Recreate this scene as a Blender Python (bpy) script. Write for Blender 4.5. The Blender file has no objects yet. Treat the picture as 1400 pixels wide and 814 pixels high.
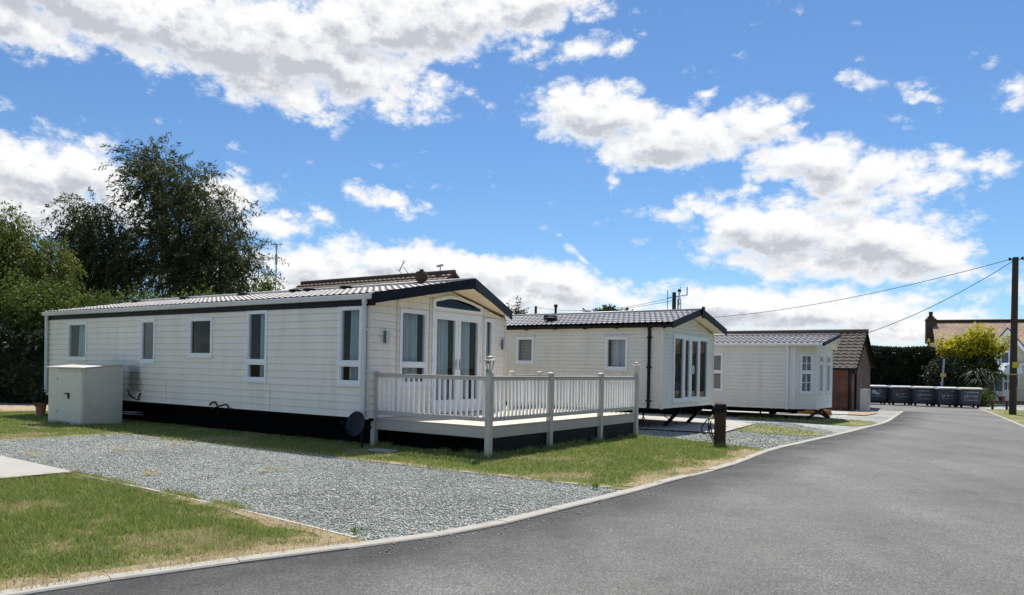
import bpy, bmesh, math, random
import numpy as np
from mathutils import Vector, Matrix, Euler
random.seed(7); NR = np.random.RandomState(11)
SC = bpy.context.scene
COL = SC.collection
R = math.radians
# ------------------------------------------------------------------ camera model
FPX, ROLL, HORY, CAMZ = 1015., 0.0185, 504., 1.6
cR, sR = math.cos(ROLL), math.sin(ROLL)
def ray(px, py):
    d = (px-700)/FPX; e = (HORY-py)/FPX
    return d*cR-e*sR, d*sR+e*cR
def G(px, py, z=0.):                       # survey point on the ground
    x, w = ray(px, py); t = (z-CAMZ)/w
    return (x*t, t)
def D(px, py, Y):                          # survey point at a known distance
    x, w = ray(px, py)
    return Vector((x*Y, Y, CAMZ+w*Y))
cam = bpy.data.cameras.new('camera'); camo = bpy.data.objects.new('camera', cam); COL.objects.link(camo)
cam.sensor_width = 36; cam.lens = FPX/1400*36; cam.shift_y = (HORY-407)/1400; cam.clip_end = 3000; cam.clip_start = .05
camo.matrix_world = Matrix(((cR, -sR, 0, 0), (0, 0, -1, 0), (sR, cR, 0, CAMZ), (0, 0, 0, 1)))
SC.camera = camo
# ------------------------------------------------------------------ materials
def nodes(name):
    m = bpy.data.materials.new(name); m.use_nodes = True
    return m, m.node_tree.nodes, m.node_tree.links, m.node_tree.nodes['Principled BSDF']
def ramp(N, stops):
    r = N.new('ShaderNodeValToRGB'); e = r.color_ramp.elements
    while len(e) < len(stops): e.new(.5)
    for i, (p, c) in enumerate(stops):
        e[i].position = p; e[i].color = (*c, 1) if len(c) == 3 else c
    return r
def noise(N, L, scale, detail=4, rough=.55, vec=None, dim='3D'):
    n = N.new('ShaderNodeTexNoise'); n.inputs['Scale'].default_value = scale
    n.inputs['Detail'].default_value = detail; n.inputs['Roughness'].default_value = rough
    if vec is not None: L.new(vec, n.inputs['Vector'])
    return n
def geo(N): return N.new('ShaderNodeNewGeometry').outputs['Position']
def objc(N): return N.new('ShaderNodeTexCoord').outputs['Object']
def mul(c, k): return tuple(min(1, x*k) for x in c)
def mat(name, col, rough=.5, var=.12, scale=3., bump=0., bscale=60., metal=0., spec=.5, dirt=None, dscale=1.2, damt=.5, stretch=None):
    """Procedural material: base colour with broad mottling, optional weathering stains and fine bump."""
    m, N, L, B = nodes(name)
    v = geo(N)
    if stretch:
        mp = N.new('ShaderNodeMapping'); mp.inputs['Scale'].default_value = stretch; L.new(objc(N), mp.inputs[0]); v = mp.outputs[0]
    n = noise(N, L, scale, 6, .6, v)
    rp = ramp(N, [(.25, mul(col, 1-var)), (.75, mul(col, 1+var))]); L.new(n.outputs[0], rp.inputs[0])
    out = rp.outputs[0]
    if dirt:
        n2 = noise(N, L, dscale, 8, .65, v); r2 = ramp(N, [(.52, (0, 0, 0)), (.8, (damt, damt, damt))]); L.new(n2.outputs[0], r2.inputs[0])
        mx = N.new('ShaderNodeMixRGB'); mx.inputs[2].default_value = (*dirt, 1); L.new(r2.outputs[0], mx.inputs[0]); L.new(out, mx.inputs[1]); out = mx.outputs[0]
    L.new(out, B.inputs['Base Color'])
    B.inputs['Roughness'].default_value = rough; B.inputs['Metallic'].default_value = metal
    B.inputs['Specular IOR Level'].default_value = spec
    if bump:
        n3 = noise(N, L, bscale, 5, .6, geo(N)); b = N.new('ShaderNodeBump'); b.inputs['Strength'].default_value = bump; b.inputs['Distance'].default_value = .01
        L.new(n3.outputs[0], b.inputs['Height']); L.new(b.outputs[0], B.inputs['Normal'])
    return m
M = {}
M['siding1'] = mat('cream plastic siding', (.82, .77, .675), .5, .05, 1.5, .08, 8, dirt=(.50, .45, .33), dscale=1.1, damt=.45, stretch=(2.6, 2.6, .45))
M['siding2'] = mat('stone plastic siding', (.795, .745, .65), .5, .05, 1.2, .08, 8, dirt=(.5, .45, .36), dscale=1.0, damt=.4, stretch=(2.4, 2.4, .4))
M['siding3'] = mat('off white plastic siding', (.795, .755, .685), .5, .05, 1.2, .08, 8, dirt=(.5, .46, .38), dscale=1.0, damt=.4, stretch=(2.4, 2.4, .4))
M['cream_trim'] = mat('cream trim', (.66, .62, .51), .5, .06, 3)
M['soffit'] = mat('cream soffit board', (.82, .73, .53), .55, .06, 4)
M['pvc'] = mat('white window plastic', (.80, .81, .82), .3, .03, 5)
M['gutter'] = mat('pale grey gutter plastic', (.62, .63, .66), .35, .06, 4, dirt=(.4, .4, .38), dscale=2, damt=.5)
M['dark'] = mat('charcoal painted trim', (.012, .014, .021), .5, .3, 4, dirt=(.024, .026, .032), dscale=2.5, damt=.6, spec=.15)
M['black'] = mat('black rubber', (.008, .008, .009), .6, .3, 8, spec=.25)
M['under'] = mat('dark underfloor sheet', (.004, .004, .005), .95, .3, 3, spec=.05)  # near black, carries the shade beneath the caravan and deck
M['skirt'] = mat('navy black deck skirting', (.008, .010, .017), .6, .35, 2.5, dirt=(.03, .028, .028), dscale=1.5, damt=.6, spec=.2)
M['rail'] = mat('weathered mauve grey deck plastic', (.52, .48, .44), .5, .07, 5, .05, 30, dirt=(.33, .31, .28), dscale=3, damt=.5)
M['fascia'] = mat('deck fascia plastic', (.47, .43, .39), .5, .07, 5, .05, 30, dirt=(.36, .33, .28), dscale=2, damt=.5)
M['balus'] = mat('white baluster plastic', (.86, .86, .86), .4, .04, 6)
M['lampbody'] = mat('ivory lamp metal', (.46, .42, .33), .5, .15, 20)
M['curtain'] = mat('pale blue grey curtain cloth', (.56, .61, .65), .9, .08, 9, .1, 200)
M['net'] = mat('white net curtain cloth', (.74, .75, .76), .9, .08, 30, .1, 200)
M['blind'] = mat('beige slat blind', (.52, .49, .43), .6, .06, 6)
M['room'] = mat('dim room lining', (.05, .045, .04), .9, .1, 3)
M['steel'] = mat('galvanised steel', (.35, .36, .37), .4, .15, 8, metal=.8)
M['shed'] = mat('cream painted locker steel', (.66, .635, .555), .45, .05, 2, .06, 10, dirt=(.36, .35, .27), dscale=1.6, damt=.5)
M['concrete'] = mat('pale concrete', (.40, .375, .33), .85, .10, 2, .3, 60, dirt=(.33, .32, .29), dscale=1.5, damt=.6)
M['kerb'] = mat('kerb concrete', (.385, .36, .31), .85, .12, 3, .35, 90, dirt=(.24, .22, .18), dscale=3, damt=.9)
M['edging'] = mat('weathered edging board', (.50, .46, .39), .8, .15, 6, .3, 60, dirt=(.26, .22, .16), dscale=3, damt=.8)
M['render'] = mat('cream house render', (.62, .555, .40), .85, .05, 1.5, .1, 40)
M['timber'] = mat('dark brown stained timber', (.055, .026, .014), .8, .35, 6, .4, 40, dirt=(.03, .018, .012), dscale=5, damt=.8, stretch=(14, 14, 1.5))
M['pole'] = mat('creosoted pole wood', (.052, .032, .022), .8, .35, 5, .4, 40, stretch=(20, 20, 1))
M['bin'] = mat('slate grey bin plastic', (.066, .078, .098), .45, .2, 3, dirt=(.07, .075, .085), dscale=4, damt=.5)
M['binlid'] = mat('faded bin lid plastic', (.60, .61, .62), .35, .15, 3)
M['binlid2'] = mat('faded cream bin lid plastic', (.62, .60, .48), .35, .15, 3)
M['mark'] = mat('white transfer print', (.62, .65, .68), .6, .15, 60)
M['redmark'] = mat('red sticker', (.42, .05, .05), .6, .15, 20)
M['yellow'] = mat('yellow plate', (.62, .42, .03), .5, .1, 8)
M['paper'] = mat('white paper notice', (.75, .75, .73), .8, .05, 20)
M['poster'] = mat('blue poster print', (.12, .34, .50), .6, .5, 14)
M['terracotta'] = mat('terracotta pot', (.36, .15, .09), .8, .2, 8)
M['wirem'] = mat('grey overhead cable', (.05, .05, .055), .6, .1, 3)
M['bark'] = mat('grey brown bark', (.09, .075, .06), .9, .35, 5, .5, 20)
M['cabinet'] = mat('grey cabinet plastic', (.44, .43, .41), .6, .07, 4)
M['dish'] = mat('dark slate dish paint', (.009, .014, .022), .5, .2, 5, spec=.2)
M['soil'] = mat('dry straw and soil', (.36, .275, .18), .95, .35, 4, .8, 50)
M['insul'] = mat('orange timber stack', (.36, .17, .07), .8, .25, 4)

def glass(name, tint=(.75, .8, .82), rough=.015):
    m, N, L, B = nodes(name); N.remove(B)
    t = N.new('ShaderNodeBsdfTransparent'); t.inputs[0].default_value = (*tint, 1)
    g = N.new('ShaderNodeBsdfGlossy'); g.inputs['Roughness'].default_value = rough
    lw = N.new('ShaderNodeLayerWeight'); pw = N.new('ShaderNodeMath'); pw.operation = 'POWER'; pw.inputs[1].default_value = 4.5; L.new(lw.outputs['Facing'], pw.inputs[0])
    f = N.new('ShaderNodeMath'); f.operation = 'MULTIPLY_ADD'; f.inputs[1].default_value = .85; f.inputs[2].default_value = .035; L.new(pw.outputs[0], f.inputs[0])
    nz = noise(N, L, 1.3, 2, .5, geo(N)); bp = N.new('ShaderNodeBump'); bp.inputs['Strength'].default_value = .04; L.new(nz.outputs[0], bp.inputs['Height'])
    L.new(bp.outputs[0], g.inputs['Normal'])
    x = N.new('ShaderNodeMixShader'); L.new(f.outputs[0], x.inputs[0]); L.new(t.outputs[0], x.inputs[1]); L.new(g.outputs[0], x.inputs[2])
    L.new(x.outputs[0], N['Material Output'].inputs[0]); return m
M['glass'] = glass('window glass')
M['tint'] = glass('dark tinted glass', (.30, .33, .36))
M['frost'] = mat('dark frosted glass', (.07, .085, .10), .25, .1, 4, spec=.7)

def tilemat(name, col, var=.18, rough=.5, dirt=None, bscale=60):
    return mat(name, col, rough, var, 5, .15, bscale, dirt=dirt, dscale=2.2, damt=.7)
M['tile1'] = tilemat('pale grey steel roof tile', (.44, .41, .37), .12, .5, (.2, .18, .15))
M['tile2'] = tilemat('mauve grey steel roof tile', (.39, .37, .365), .12, .42, (.25, .24, .23))
M['tile3'] = tilemat('rose grey steel roof tile', (.40, .37, .36), .12, .42, (.26, .24, .23))
M['tile_old'] = tilemat('lichen spotted concrete roof tile', (.075, .062, .052), .5, .9, (.15, .14, .12))
M['tile_brown'] = tilemat('brown concrete roof tile', (.125, .085, .06), .35, .8, (.2, .15, .11))
def brickmat(name, c1, c2, mortar, sx=4.4, sy=13., scale=1., vert='z'):
    m, N, L, B = nodes(name)
    tc = N.new('ShaderNodeTexCoord'); uv = tc.outputs['UV']
    b = N.new('ShaderNodeTexBrick'); b.inputs['Color1'].default_value = (*c1, 1); b.inputs['Color2'].default_value = (*c2, 1); b.inputs['Mortar'].default_value = (*mortar, 1)
    b.inputs['Scale'].default_value = 1; b.inputs['Brick Width'].default_value = .225; b.inputs['Row Height'].default_value = .075; b.inputs['Mortar Size'].default_value = .007
    L.new(uv, b.inputs['Vector'])
    n = noise(N, L, 2, 5, .6, geo(N)); x = N.new('ShaderNodeMixRGB'); x.blend_type = 'MULTIPLY'; x.inputs[0].default_value = .6
    r = ramp(N, [(.3, (.55, .55, .55)), (.7, (1.2, 1.2, 1.2))]); L.new(n.outputs[0], r.inputs[0]); L.new(b.outputs[0], x.inputs[1]); L.new(r.outputs[0], x.inputs[2])
    L.new(x.outputs[0], B.inputs['Base Color']); B.inputs['Roughness'].default_value = .9
    bp = N.new('ShaderNodeBump'); bp.inputs['Strength'].default_value = .4; bp.inputs['Distance'].default_value = .006; bp.invert = True; L.new(b.outputs['Fac'], bp.inputs['Height']); L.new(bp.outputs[0], B.inputs['Normal'])
    return m
M['brick'] = brickmat('red brick', (.23, .083, .052), (.12, .05, .036), (.15, .12, .10))
M['brick_pink'] = brickmat('pinkish brick', (.25, .13, .095), (.17, .085, .062), (.24, .18, .155))
def orange_roof():
    m, N, L, B = nodes('orange clay tile')
    b = N.new('ShaderNodeTexBrick'); b.inputs['Color1'].default_value = (.40, .28, .20, 1); b.inputs['Color2'].default_value = (.32, .235, .175, 1); b.inputs['Mortar'].default_value = (.20, .12, .08, 1)
    b.inputs['Scale'].default_value = 1; b.inputs['Brick Width'].default_value = .30; b.inputs['Row Height'].default_value = .32; b.inputs['Mortar Size'].default_value = .022
    L.new(N.new('ShaderNodeTexCoord').outputs['UV'], b.inputs[0])
    n = noise(N, L, 1.2, 8, .7, geo(N)); r = ramp(N, [(.3, (.6, .6, .55)), (.7, (1.25, 1.2, 1.15))]); L.new(n.outputs[0], r.inputs[0])
    x = N.new('ShaderNodeMixRGB'); x.blend_type = 'MULTIPLY'; x.inputs[0].default_value = .9; L.new(b.outputs[0], x.inputs[1]); L.new(r.outputs[0], x.inputs[2])
    L.new(x.outputs[0], B.inputs['Base Color']); B.inputs['Roughness'].default_value = .85
    return m
M['tile_orange'] = orange_roof()

def leafmat(name, c1, c2, trans=.35, rough=.6):
    m, N, L, B = nodes(name)
    a = N.new('ShaderNodeAttribute'); a.attribute_name = 'rnd'
    r = ramp(N, [(0, c1), (1, c2)]); L.new(a.outputs['Fac'], r.inputs[0])
    L.new(r.outputs[0], B.inputs['Base Color']); B.inputs['Roughness'].default_value = rough; B.inputs['Specular IOR Level'].default_value = .25
    t = N.new('ShaderNodeBsdfTranslucent'); L.new(r.outputs[0], t.inputs[0])
    x = N.new('ShaderNodeMixShader'); x.inputs[0].default_value = trans; L.new(B.outputs[0], x.inputs[1]); L.new(t.outputs[0], x.inputs[2])
    L.new(x.outputs[0], N['Material Output'].inputs[0]); return m
M['leaf_birch'] = leafmat('birch leaf', (.035, .050, .018), (.13, .145, .05), .32, .6)
M['leaf_willow'] = leafmat('willow leaf', (.075, .105, .02), (.22, .235, .05), .4)
M['leaf_bush'] = leafmat('hedge leaf', (.045, .085, .015), (.16, .21, .04), .4)
M['leaf_dark'] = leafmat('conifer hedge leaf', (.016, .030, .016), (.048, .068, .03), .12, .6)
M['leaf_gold'] = leafmat('golden leaf', (.24, .28, .02), (.78, .66, .05), .5)
M['leaf_goldgreen'] = leafmat('inner green leaf', (.03, .05, .012), (.13, .17, .025), .3)
M['leaf_palm'] = leafmat('grey green strap leaf', (.022, .032, .016), (.085, .10, .055), .15)
M['leaf_far'] = leafmat('far tree leaf', (.04, .06, .02), (.08, .10, .03), .3)
M['weed'] = leafmat('weed leaf', (.10, .20, .035), (.18, .30, .06), .4)
# ------------------------------------------------------------------ mesh helpers
class MB:
    def __init__(s): s.v = []; s.f = []; s.uv = []
    def add(s, vs, fs):
        o = len(s.v); s.v += [tuple(p) for p in vs]; s.f += [tuple(i+o for i in f) for f in fs]
    def quad(s, a, b, c, d): s.add([a, b, c, d], [(0, 1, 2, 3)])
    def poly(s, pts): s.add(pts, [tuple(range(len(pts)))])
    def box(s, x0, x1, y0, y1, z0, z1):
        s.add([(x0, y0, z0), (x1, y0, z0), (x1, y1, z0), (x0, y1, z0), (x0, y0, z1), (x1, y0, z1), (x1, y1, z1), (x0, y1, z1)],
              [(0, 3, 2, 1), (4, 5, 6, 7), (0, 1, 5, 4), (1, 2, 6, 5), (2, 3, 7, 6), (3, 0, 4, 7)])
    def hexa(s, b, t):     # bottom 4 pts, top 4 pts
        s.add(list(b)+list(t), [(0, 3, 2, 1), (4, 5, 6, 7), (0, 1, 5, 4), (1, 2, 6, 5), (2, 3, 7, 6), (3, 0, 4, 7)])
    def beam(s, p0, p1, up, side):      # prism between two points, section spanned by up and side (centred on side, hanging from top)
        p0, p1, up, side = Vector(p0), Vector(p1), Vector(up), Vector(side)
        s.hexa([p0-up, p1-up, p1-up+side, p0-up+side], [p0, p1, p1+side, p0+side])
    def bar(s, p0, p1, w, h=None):      # centred rectangular bar
        p0, p1 = Vector(p0), Vector(p1); h = h or w
        d = (p1-p0).normalized(); a = Vector((0, 0, 1)) if abs(d.z) < .95 else Vector((1, 0, 0))
        sx = d.cross(a).normalized()*w/2; sy = sx.cross(d).normalized()*h/2
        s.hexa([p0-sx-sy, p0+sx-sy, p0+sx+sy, p0-sx+sy], [p1-sx-sy, p1+sx-sy, p1+sx+sy, p1-sx+sy])
    def tube(s, pts, r, n=8, cap=True):
        pts = [Vector(p) for p in pts]; k = len(pts)
        rs = r if isinstance(r, (list, tuple)) else [r]*k
        o = len(s.v); prev = None
        for i, p in enumerate(pts):
            d = (pts[min(i+1, k-1)]-pts[max(i-1, 0)]).normalized()
            if prev is None:
                a = Vector((0, 0, 1)) if abs(d.z) < .9 else Vector((1, 0, 0)); x = d.cross(a).normalized()
            else:
                x = (prev-d*prev.dot(d)).normalized()
            prev = x; y = d.cross(x)
            for j in range(n):
                t = 2*math.pi*j/n; s.v.append(tuple(p+(x*math.cos(t)+y*math.sin(t))*rs[i]))
        for i in range(k-1):
            for j in range(n):
                a = o+i*n+j; b = o+i*n+(j+1) % n; s.f.append((a, b, b+n, a+n))
        if cap:
            s.f.append(tuple(o+j for j in range(n))[::-1]); s.f.append(tuple(o+(k-1)*n+j for j in range(n)))
    def lathe(s, c, prof, n=16):        # profile [(r,z)] about a vertical axis
        o = len(s.v); c = Vector(c)
        for r, z in prof:
            for j in range(n):
                t = 2*math.pi*j/n; s.v.append((c.x+r*math.cos(t), c.y+r*math.sin(t), c.z+z))
        for i in range(len(prof)-1):
            for j in range(n):
                a = o+i*n+j; b = o+i*n+(j+1) % n; s.f.append((a, b, b+n, a+n))
        s.f.append(tuple(o+j for j in range(n))[::-1]); s.f.append(tuple(o+(len(prof)-1)*n+j for j in range(n)))
    def build(s, name, m, parent=None, smooth=False, bevel=0, label=None, uvf=None):
        me = bpy.data.meshes.new(name); me.from_pydata(s.v, [], s.f); me.update()
        if bevel or True:
            bm = bmesh.new(); bm.from_mesh(me)
            if bevel:
                try: bmesh.ops.bevel(bm, geom=bm.edges[:], offset=bevel, segments=1, affect='EDGES', profile=.5)
                except Exception: pass
            bmesh.ops.recalc_face_normals(bm, faces=bm.faces[:]); bm.to_mesh(me); bm.free()
        if uvf:
            ul = me.uv_layers.new(name='UVMap')
            for p in me.polygons:
                for li in p.loop_indices:
                    ul.data[li].uv = uvf(me.vertices[me.loops[li].vertex_index].co, p.normal)
        me.materials.append(m)
        if smooth:
            for p in me.polygons: p.use_smooth = True
        o = bpy.data.objects.new(name, me); COL.objects.link(o)
        if parent: o.parent = parent
        if label: o['label'] = label
        return o
def uvwall(co, n):          # wall uv: horizontal run, height
    return (co.x*abs(n.y)+co.y*abs(n.x), co.z+ (0 if abs(n.z) < .7 else co.y))
def uvroof(co, n):
    return (co.x, co.y*1.18)
def tag(o, label=None, cat=None, group=None, kind=None):
    if label: o['label'] = label
    if cat: o['category'] = cat
    if group: o['group'] = group
    if kind: o['kind'] = kind
    return o
def thing(name, loc, label, cat, rz=0., group=None):
    o = bpy.data.objects.new(name, None); o.empty_display_size = .2; COL.objects.link(o); o.location = loc; o.rotation_euler = (0, 0, rz)
    return tag(o, label, cat, group)
def fast(name, V, F, m, parent=None, rnd=None, smooth=False):
    """numpy mesh: V (n,3), F (m,k)"""
    me = bpy.data.meshes.new(name); n = len(V); k = F.shape[1]; q = len(F)
    me.vertices.add(n); me.vertices.foreach_set('co', np.ascontiguousarray(V, np.float32).ravel())
    me.loops.add(q*k); me.loops.foreach_set('vertex_index', np.ascontiguousarray(F, np.int32).ravel())
    me.polygons.add(q); me.polygons.foreach_set('loop_start', np.arange(0, q*k, k, dtype=np.int32))
    try: me.polygons.foreach_set('loop_total', np.full(q, k, np.int32))
    except Exception: pass
    if rnd is not None:
        a = me.attributes.new('rnd', 'FLOAT', 'POINT'); a.data.foreach_set('value', np.ascontiguousarray(rnd, np.float32))
    me.update(calc_edges=True); me.validate()
    if smooth: me.polygons.foreach_set('use_smooth', np.ones(len(me.polygons), bool))
    me.materials.append(m)
    o = bpy.data.objects.new(name, me); COL.objects.link(o)
    if parent: o.parent = parent
    return o
def copy_tree(o, parent=None):
    c = o.copy(); COL.objects.link(c)
    if parent is not None: c.parent = parent
    for ch in o.children: copy_tree(ch, c)
    return c
def sm(t): t = np.clip(t, 0, 1); return t*t*(3-2*t)
def catmull(P, n=8):
    P = [Vector((p[0], p[1], 0)) for p in P]; out = []
    for i in range(len(P)-1):
        a, b, c, d = P[max(i-1, 0)], P[i], P[i+1], P[min(i+2, len(P)-1)]
        for k in range(n):
            t = k/n
            out.append(.5*((2*b)+(c-a)*t+(2*a-5*b+4*c-d)*t*t+(3*b-a-3*c+d)*t**3))
    out.append(P[-1]); return [(p.x, p.y) for p in out]
def inside(P, X, Y):
    P = np.array(P); c = np.zeros(len(X), bool); n = len(P); j = n-1
    for i in range(n):
        xi, yi = P[i]; xj, yj = P[j]
        cond = ((yi > Y) != (yj > Y)) & (X < (xj-xi)*(Y-yi)/((yj-yi) if yj != yi else 1e-9)+xi)
        c ^= cond; j = i
    return c
def edgedist(P, X, Y, closed=True):
    d = np.full(len(X), 1e9); n = len(P)
    for i in range(n if closed else n-1):
        a = np.array(P[i]); b = np.array(P[(i+1) % n]); e = b-a; l2 = e@e+1e-12
        t = np.clip(((X-a[0])*e[0]+(Y-a[1])*e[1])/l2, 0, 1)
        d = np.minimum(d, np.hypot(X-a[0]-t*e[0], Y-a[1]-t*e[1]))
    return d
def vnoise(X, Y, s, seed=0):      # cheap smooth value noise
    r = np.random.RandomState(seed).rand(64, 64); x = X*s+17.3; y = Y*s+9.1
    xi = np.floor(x).astype(int); yi = np.floor(y).astype(int); fx = sm(x-xi); fy = sm(y-yi)
    g = lambda a, b: r[a % 64, b % 64]
    return (g(xi, yi)*(1-fx)+g(xi+1, yi)*fx)*(1-fy)+(g(xi, yi+1)*(1-fx)+g(xi+1, yi+1)*fx)*fy
# ------------------------------------------------------------------ ground materials
def speckle(name, stops, vscale, rough=.9, bump=.8, broad=.25, bscale=.6, dist=.02):
    m, N, L, B = nodes(name)
    v = N.new('ShaderNodeTexVoronoi'); v.inputs['Scale'].default_value = vscale; L.new(geo(N), v.inputs['Vector'])
    sp = N.new('ShaderNodeSeparateColor'); L.new(v.outputs['Color'], sp.inputs[0])
    r = ramp(N, stops); r.color_ramp.interpolation = 'CONSTANT' if len(stops) > 4 else 'LINEAR'; L.new(sp.outputs[0], r.inputs[0])
    n = noise(N, L, bscale, 6, .6, geo(N)); r2 = ramp(N, [(.3, (1-broad,)*3), (.7, (1+broad,)*3)]); L.new(n.outputs[0], r2.inputs[0])
    x = N.new('ShaderNodeMixRGB'); x.blend_type = 'MULTIPLY'; x.inputs[0].default_value = 1; L.new(r.outputs[0], x.inputs[1]); L.new(r2.outputs[0], x.inputs[2])
    L.new(x.outputs[0], B.inputs['Base Color']); B.inputs['Roughness'].default_value = rough; B.inputs['Specular IOR Level'].default_value = .4
    b = N.new('ShaderNodeBump'); b.inputs['Strength'].default_value = bump; b.inputs['Distance'].default_value = dist; b.invert = True
    L.new(v.outputs['Distance'], b.inputs['Height']); L.new(b.outputs[0], B.inputs['Normal'])
    return m
GST = [(0, (.09, .10, .095)), (.12, (.23, .25, .23)), (.35, (.32, .34, .31)), (.6, (.39, .405, .37)), (.8, (.50, .51, .50)), (.93, (.42, .36, .28))]
M['gravel'] = speckle('blue grey gravel', GST, 34, bump=1)
def asphalt():
    m, N, L, B = nodes('weathered asphalt')
    p = geo(N)
    v = N.new('ShaderNodeTexVoronoi'); v.inputs['Scale'].default_value = 95; L.new(p, v.inputs['Vector'])
    sp = N.new('ShaderNodeSeparateColor'); L.new(v.outputs['Color'], sp.inputs[0])
    r = ramp(N, [(0, (.065, .065, .061)), (.35, (.112, .109, .101)), (.8, (.165, .161, .148)), (.97, (.26, .25, .225))]); L.new(sp.outputs[0], r.inputs[0])
    # worn lighter lanes and darker patches
    n = noise(N, L, .35, 7, .62, p); r2 = ramp(N, [(.32, (.70,)*3), (.55, (1.02,)*3), (.75, (1.25,)*3)]); L.new(n.outputs[0], r2.inputs[0])
    mp = N.new('ShaderNodeMapping'); mp.inputs['Rotation'].default_value = (0, 0, R(38)); mp.inputs['Scale'].default_value = (.9, .12, 1); L.new(p, mp.inputs[0])
    n2 = noise(N, L, 1.2, 4, .5, mp.outputs[0]); r3 = ramp(N, [(.35, (.86,)*3), (.65, (1.13,)*3)]); L.new(n2.outputs[0], r3.inputs[0])
    n4 = noise(N, L, 2.3, 9, .75, p); r4 = ramp(N, [(.30, (.62,)*3), (.42, (.92,)*3), (.60, (1.06,)*3), (.72, (1.28,)*3)]); L.new(n4.outputs[0], r4.inputs[0])
    o = r.outputs[0]
    for rr in (r2, r3, r4):
        x = N.new('ShaderNodeMixRGB'); x.blend_type = 'MULTIPLY'; x.inputs[0].default_value = 1; L.new(o, x.inputs[1]); L.new(rr.outputs[0], x.inputs[2]); o = x.outputs[0]
    L.new(o, B.inputs['Base Color']); B.inputs['Roughness'].default_value = .72; B.inputs['Specular IOR Level'].default_value = .45
    b = N.new('ShaderNodeBump'); b.inputs['Strength'].default_value = .9; b.inputs['Distance'].default_value = .008; b.invert = True
    L.new(v.outputs['Distance'], b.inputs['Height']); L.new(b.outputs[0], B.inputs['Normal']); return m
M['asphalt'] = asphalt()
def turf(name, g, s, soil, bias):
    m, N, L, B = nodes(name)
    n = noise(N, L, 1.1, 8, .68, geo(N)); r = ramp(N, [(.35-bias, soil), (.48-bias, s), (.62-bias, g)]); L.new(n.outputs[0], r.inputs[0])
    n2 = noise(N, L, 40, 4, .7, geo(N)); r2 = ramp(N, [(.3, (.6,)*3), (.7, (1.3,)*3)]); L.new(n2.outputs[0], r2.inputs[0])
    x = N.new('ShaderNodeMixRGB'); x.blend_type = 'MULTIPLY'; x.inputs[0].default_value = 1; L.new(r.outputs[0], x.inputs[1]); L.new(r2.outputs[0], x.inputs[2])
    L.new(x.outputs[0], B.inputs['Base Color']); B.inputs['Roughness'].default_value = .95; B.inputs['Specular IOR Level'].default_value = .2
    b = N.new('ShaderNodeBump'); b.inputs['Strength'].default_value = 1; b.inputs['Distance'].default_value = .03; L.new(n2.outputs[0], b.inputs['Height']); L.new(b.outputs[0], B.inputs['Normal']); return m
M['turf'] = turf('dry thin turf', (.15, .19, .05), (.34, .285, .15), (.29, .23, .15), .06)
M['field'] = turf('distant field', (.09, .115, .035), (.16, .16, .06), (.14, .12, .07), .15)
def grassmat():
    m, N, L, B = nodes('grass blade')
    a = N.new('ShaderNodeAttribute'); a.attribute_name = 'rnd'
    r = ramp(N, [(0, (.115, .195, .038)), (.3, (.225, .315, .065)), (.52, (.36, .40, .115)), (.75, (.50, .41, .20)), (1, (.64, .53, .33))]); L.new(a.outputs['Fac'], r.inputs[0])
    L.new(r.outputs[0], B.inputs['Base Color']); B.inputs['Roughness'].default_value = .55; B.inputs['Specular IOR Level'].default_value = .3
    t = N.new('ShaderNodeBsdfTranslucent'); L.new(r.outputs[0], t.inputs[0]); x = N.new('ShaderNodeMixShader'); x.inputs[0].default_value = .35
    L.new(B.outputs[0], x.inputs[1]); L.new(t.outputs[0], x.inputs[2]); L.new(x.outputs[0], N['Material Output'].inputs[0]); return m
M['grass'] = grassmat()
def stonemat():
    m, N, L, B = nodes('gravel stone')
    a = N.new('ShaderNodeAttribute'); a.attribute_name = 'rnd'
    r = ramp(N, [(0, (.15, .165, .15)), (.3, (.275, .30, .268)), (.6, (.375, .40, .355)), (.80, (.475, .49, .435)), (.94, (.66, .655, .59)), (1, (.48, .38, .26))]); L.new(a.outputs['Fac'], r.inputs[0])
    L.new(r.outputs[0], B.inputs['Base Color']); B.inputs['Roughness'].default_value = .75; return m
M['stone'] = stonemat()
# ------------------------------------------------------------------ ground
def sheet(name, pts, z, m, kind='structure'):
    from mathutils.geometry import delaunay_2d_cdt
    vs, _, fs, *_r = delaunay_2d_cdt([Vector(p) for p in pts], [], [list(range(len(pts)))], 1, 1e-4)
    mb = MB(); mb.add([(v.x, v.y, z) for v in vs], [tuple(f) for f in fs]); o = mb.build(name, m); o['kind'] = kind
    print('SHEET', name, len(pts), len(fs), sum(p.area for p in o.data.polygons), min(p.normal.z for p in o.data.polygons)); return o
g = MB(); g.quad((-900, -400, -.04), (900, -400, -.04), (900, 1500, -.04), (-900, 1500, -.04)); g.build('ground', M['field'])['kind'] = 'structure'
KPX = [(50, 812), (166, 794), (332, 771), (500, 749), (647, 727.5), (729, 708.4), (860, 676), (920, 659), (1000, 638), (1050, 618.5), (1090, 608.5), (1140, 597), (1180, 587), (1212, 578.5), (1226, 570), (1236, 563)]
kp = [G(*p) for p in KPX]
d0 = (kp[0][0]-kp[1][0], kp[0][1]-kp[1][1]); kp = [(kp[0][0]+d0[0]*k, kp[0][1]+d0[1]*k) for k in (20, 9, 3)]+kp
KERB = catmull(kp, 6)
rk = [G(1340, 560), G(1365, 570), G(1400, 585)]
RK = [(rk[0][0]+1.6, rk[0][1]+3.2)]+rk+[(12.2, 15.5), (8.4, 8.), (4.5, -2), (3, -30)]
road = KERB+[(16.9, 35.4), (15.5, 38.5), (13, 47), (26.5, 47)]+RK+[(-60, -30), (-60, KERB[0][1])]
sheet('road', road, 0., M['asphalt'])
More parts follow.
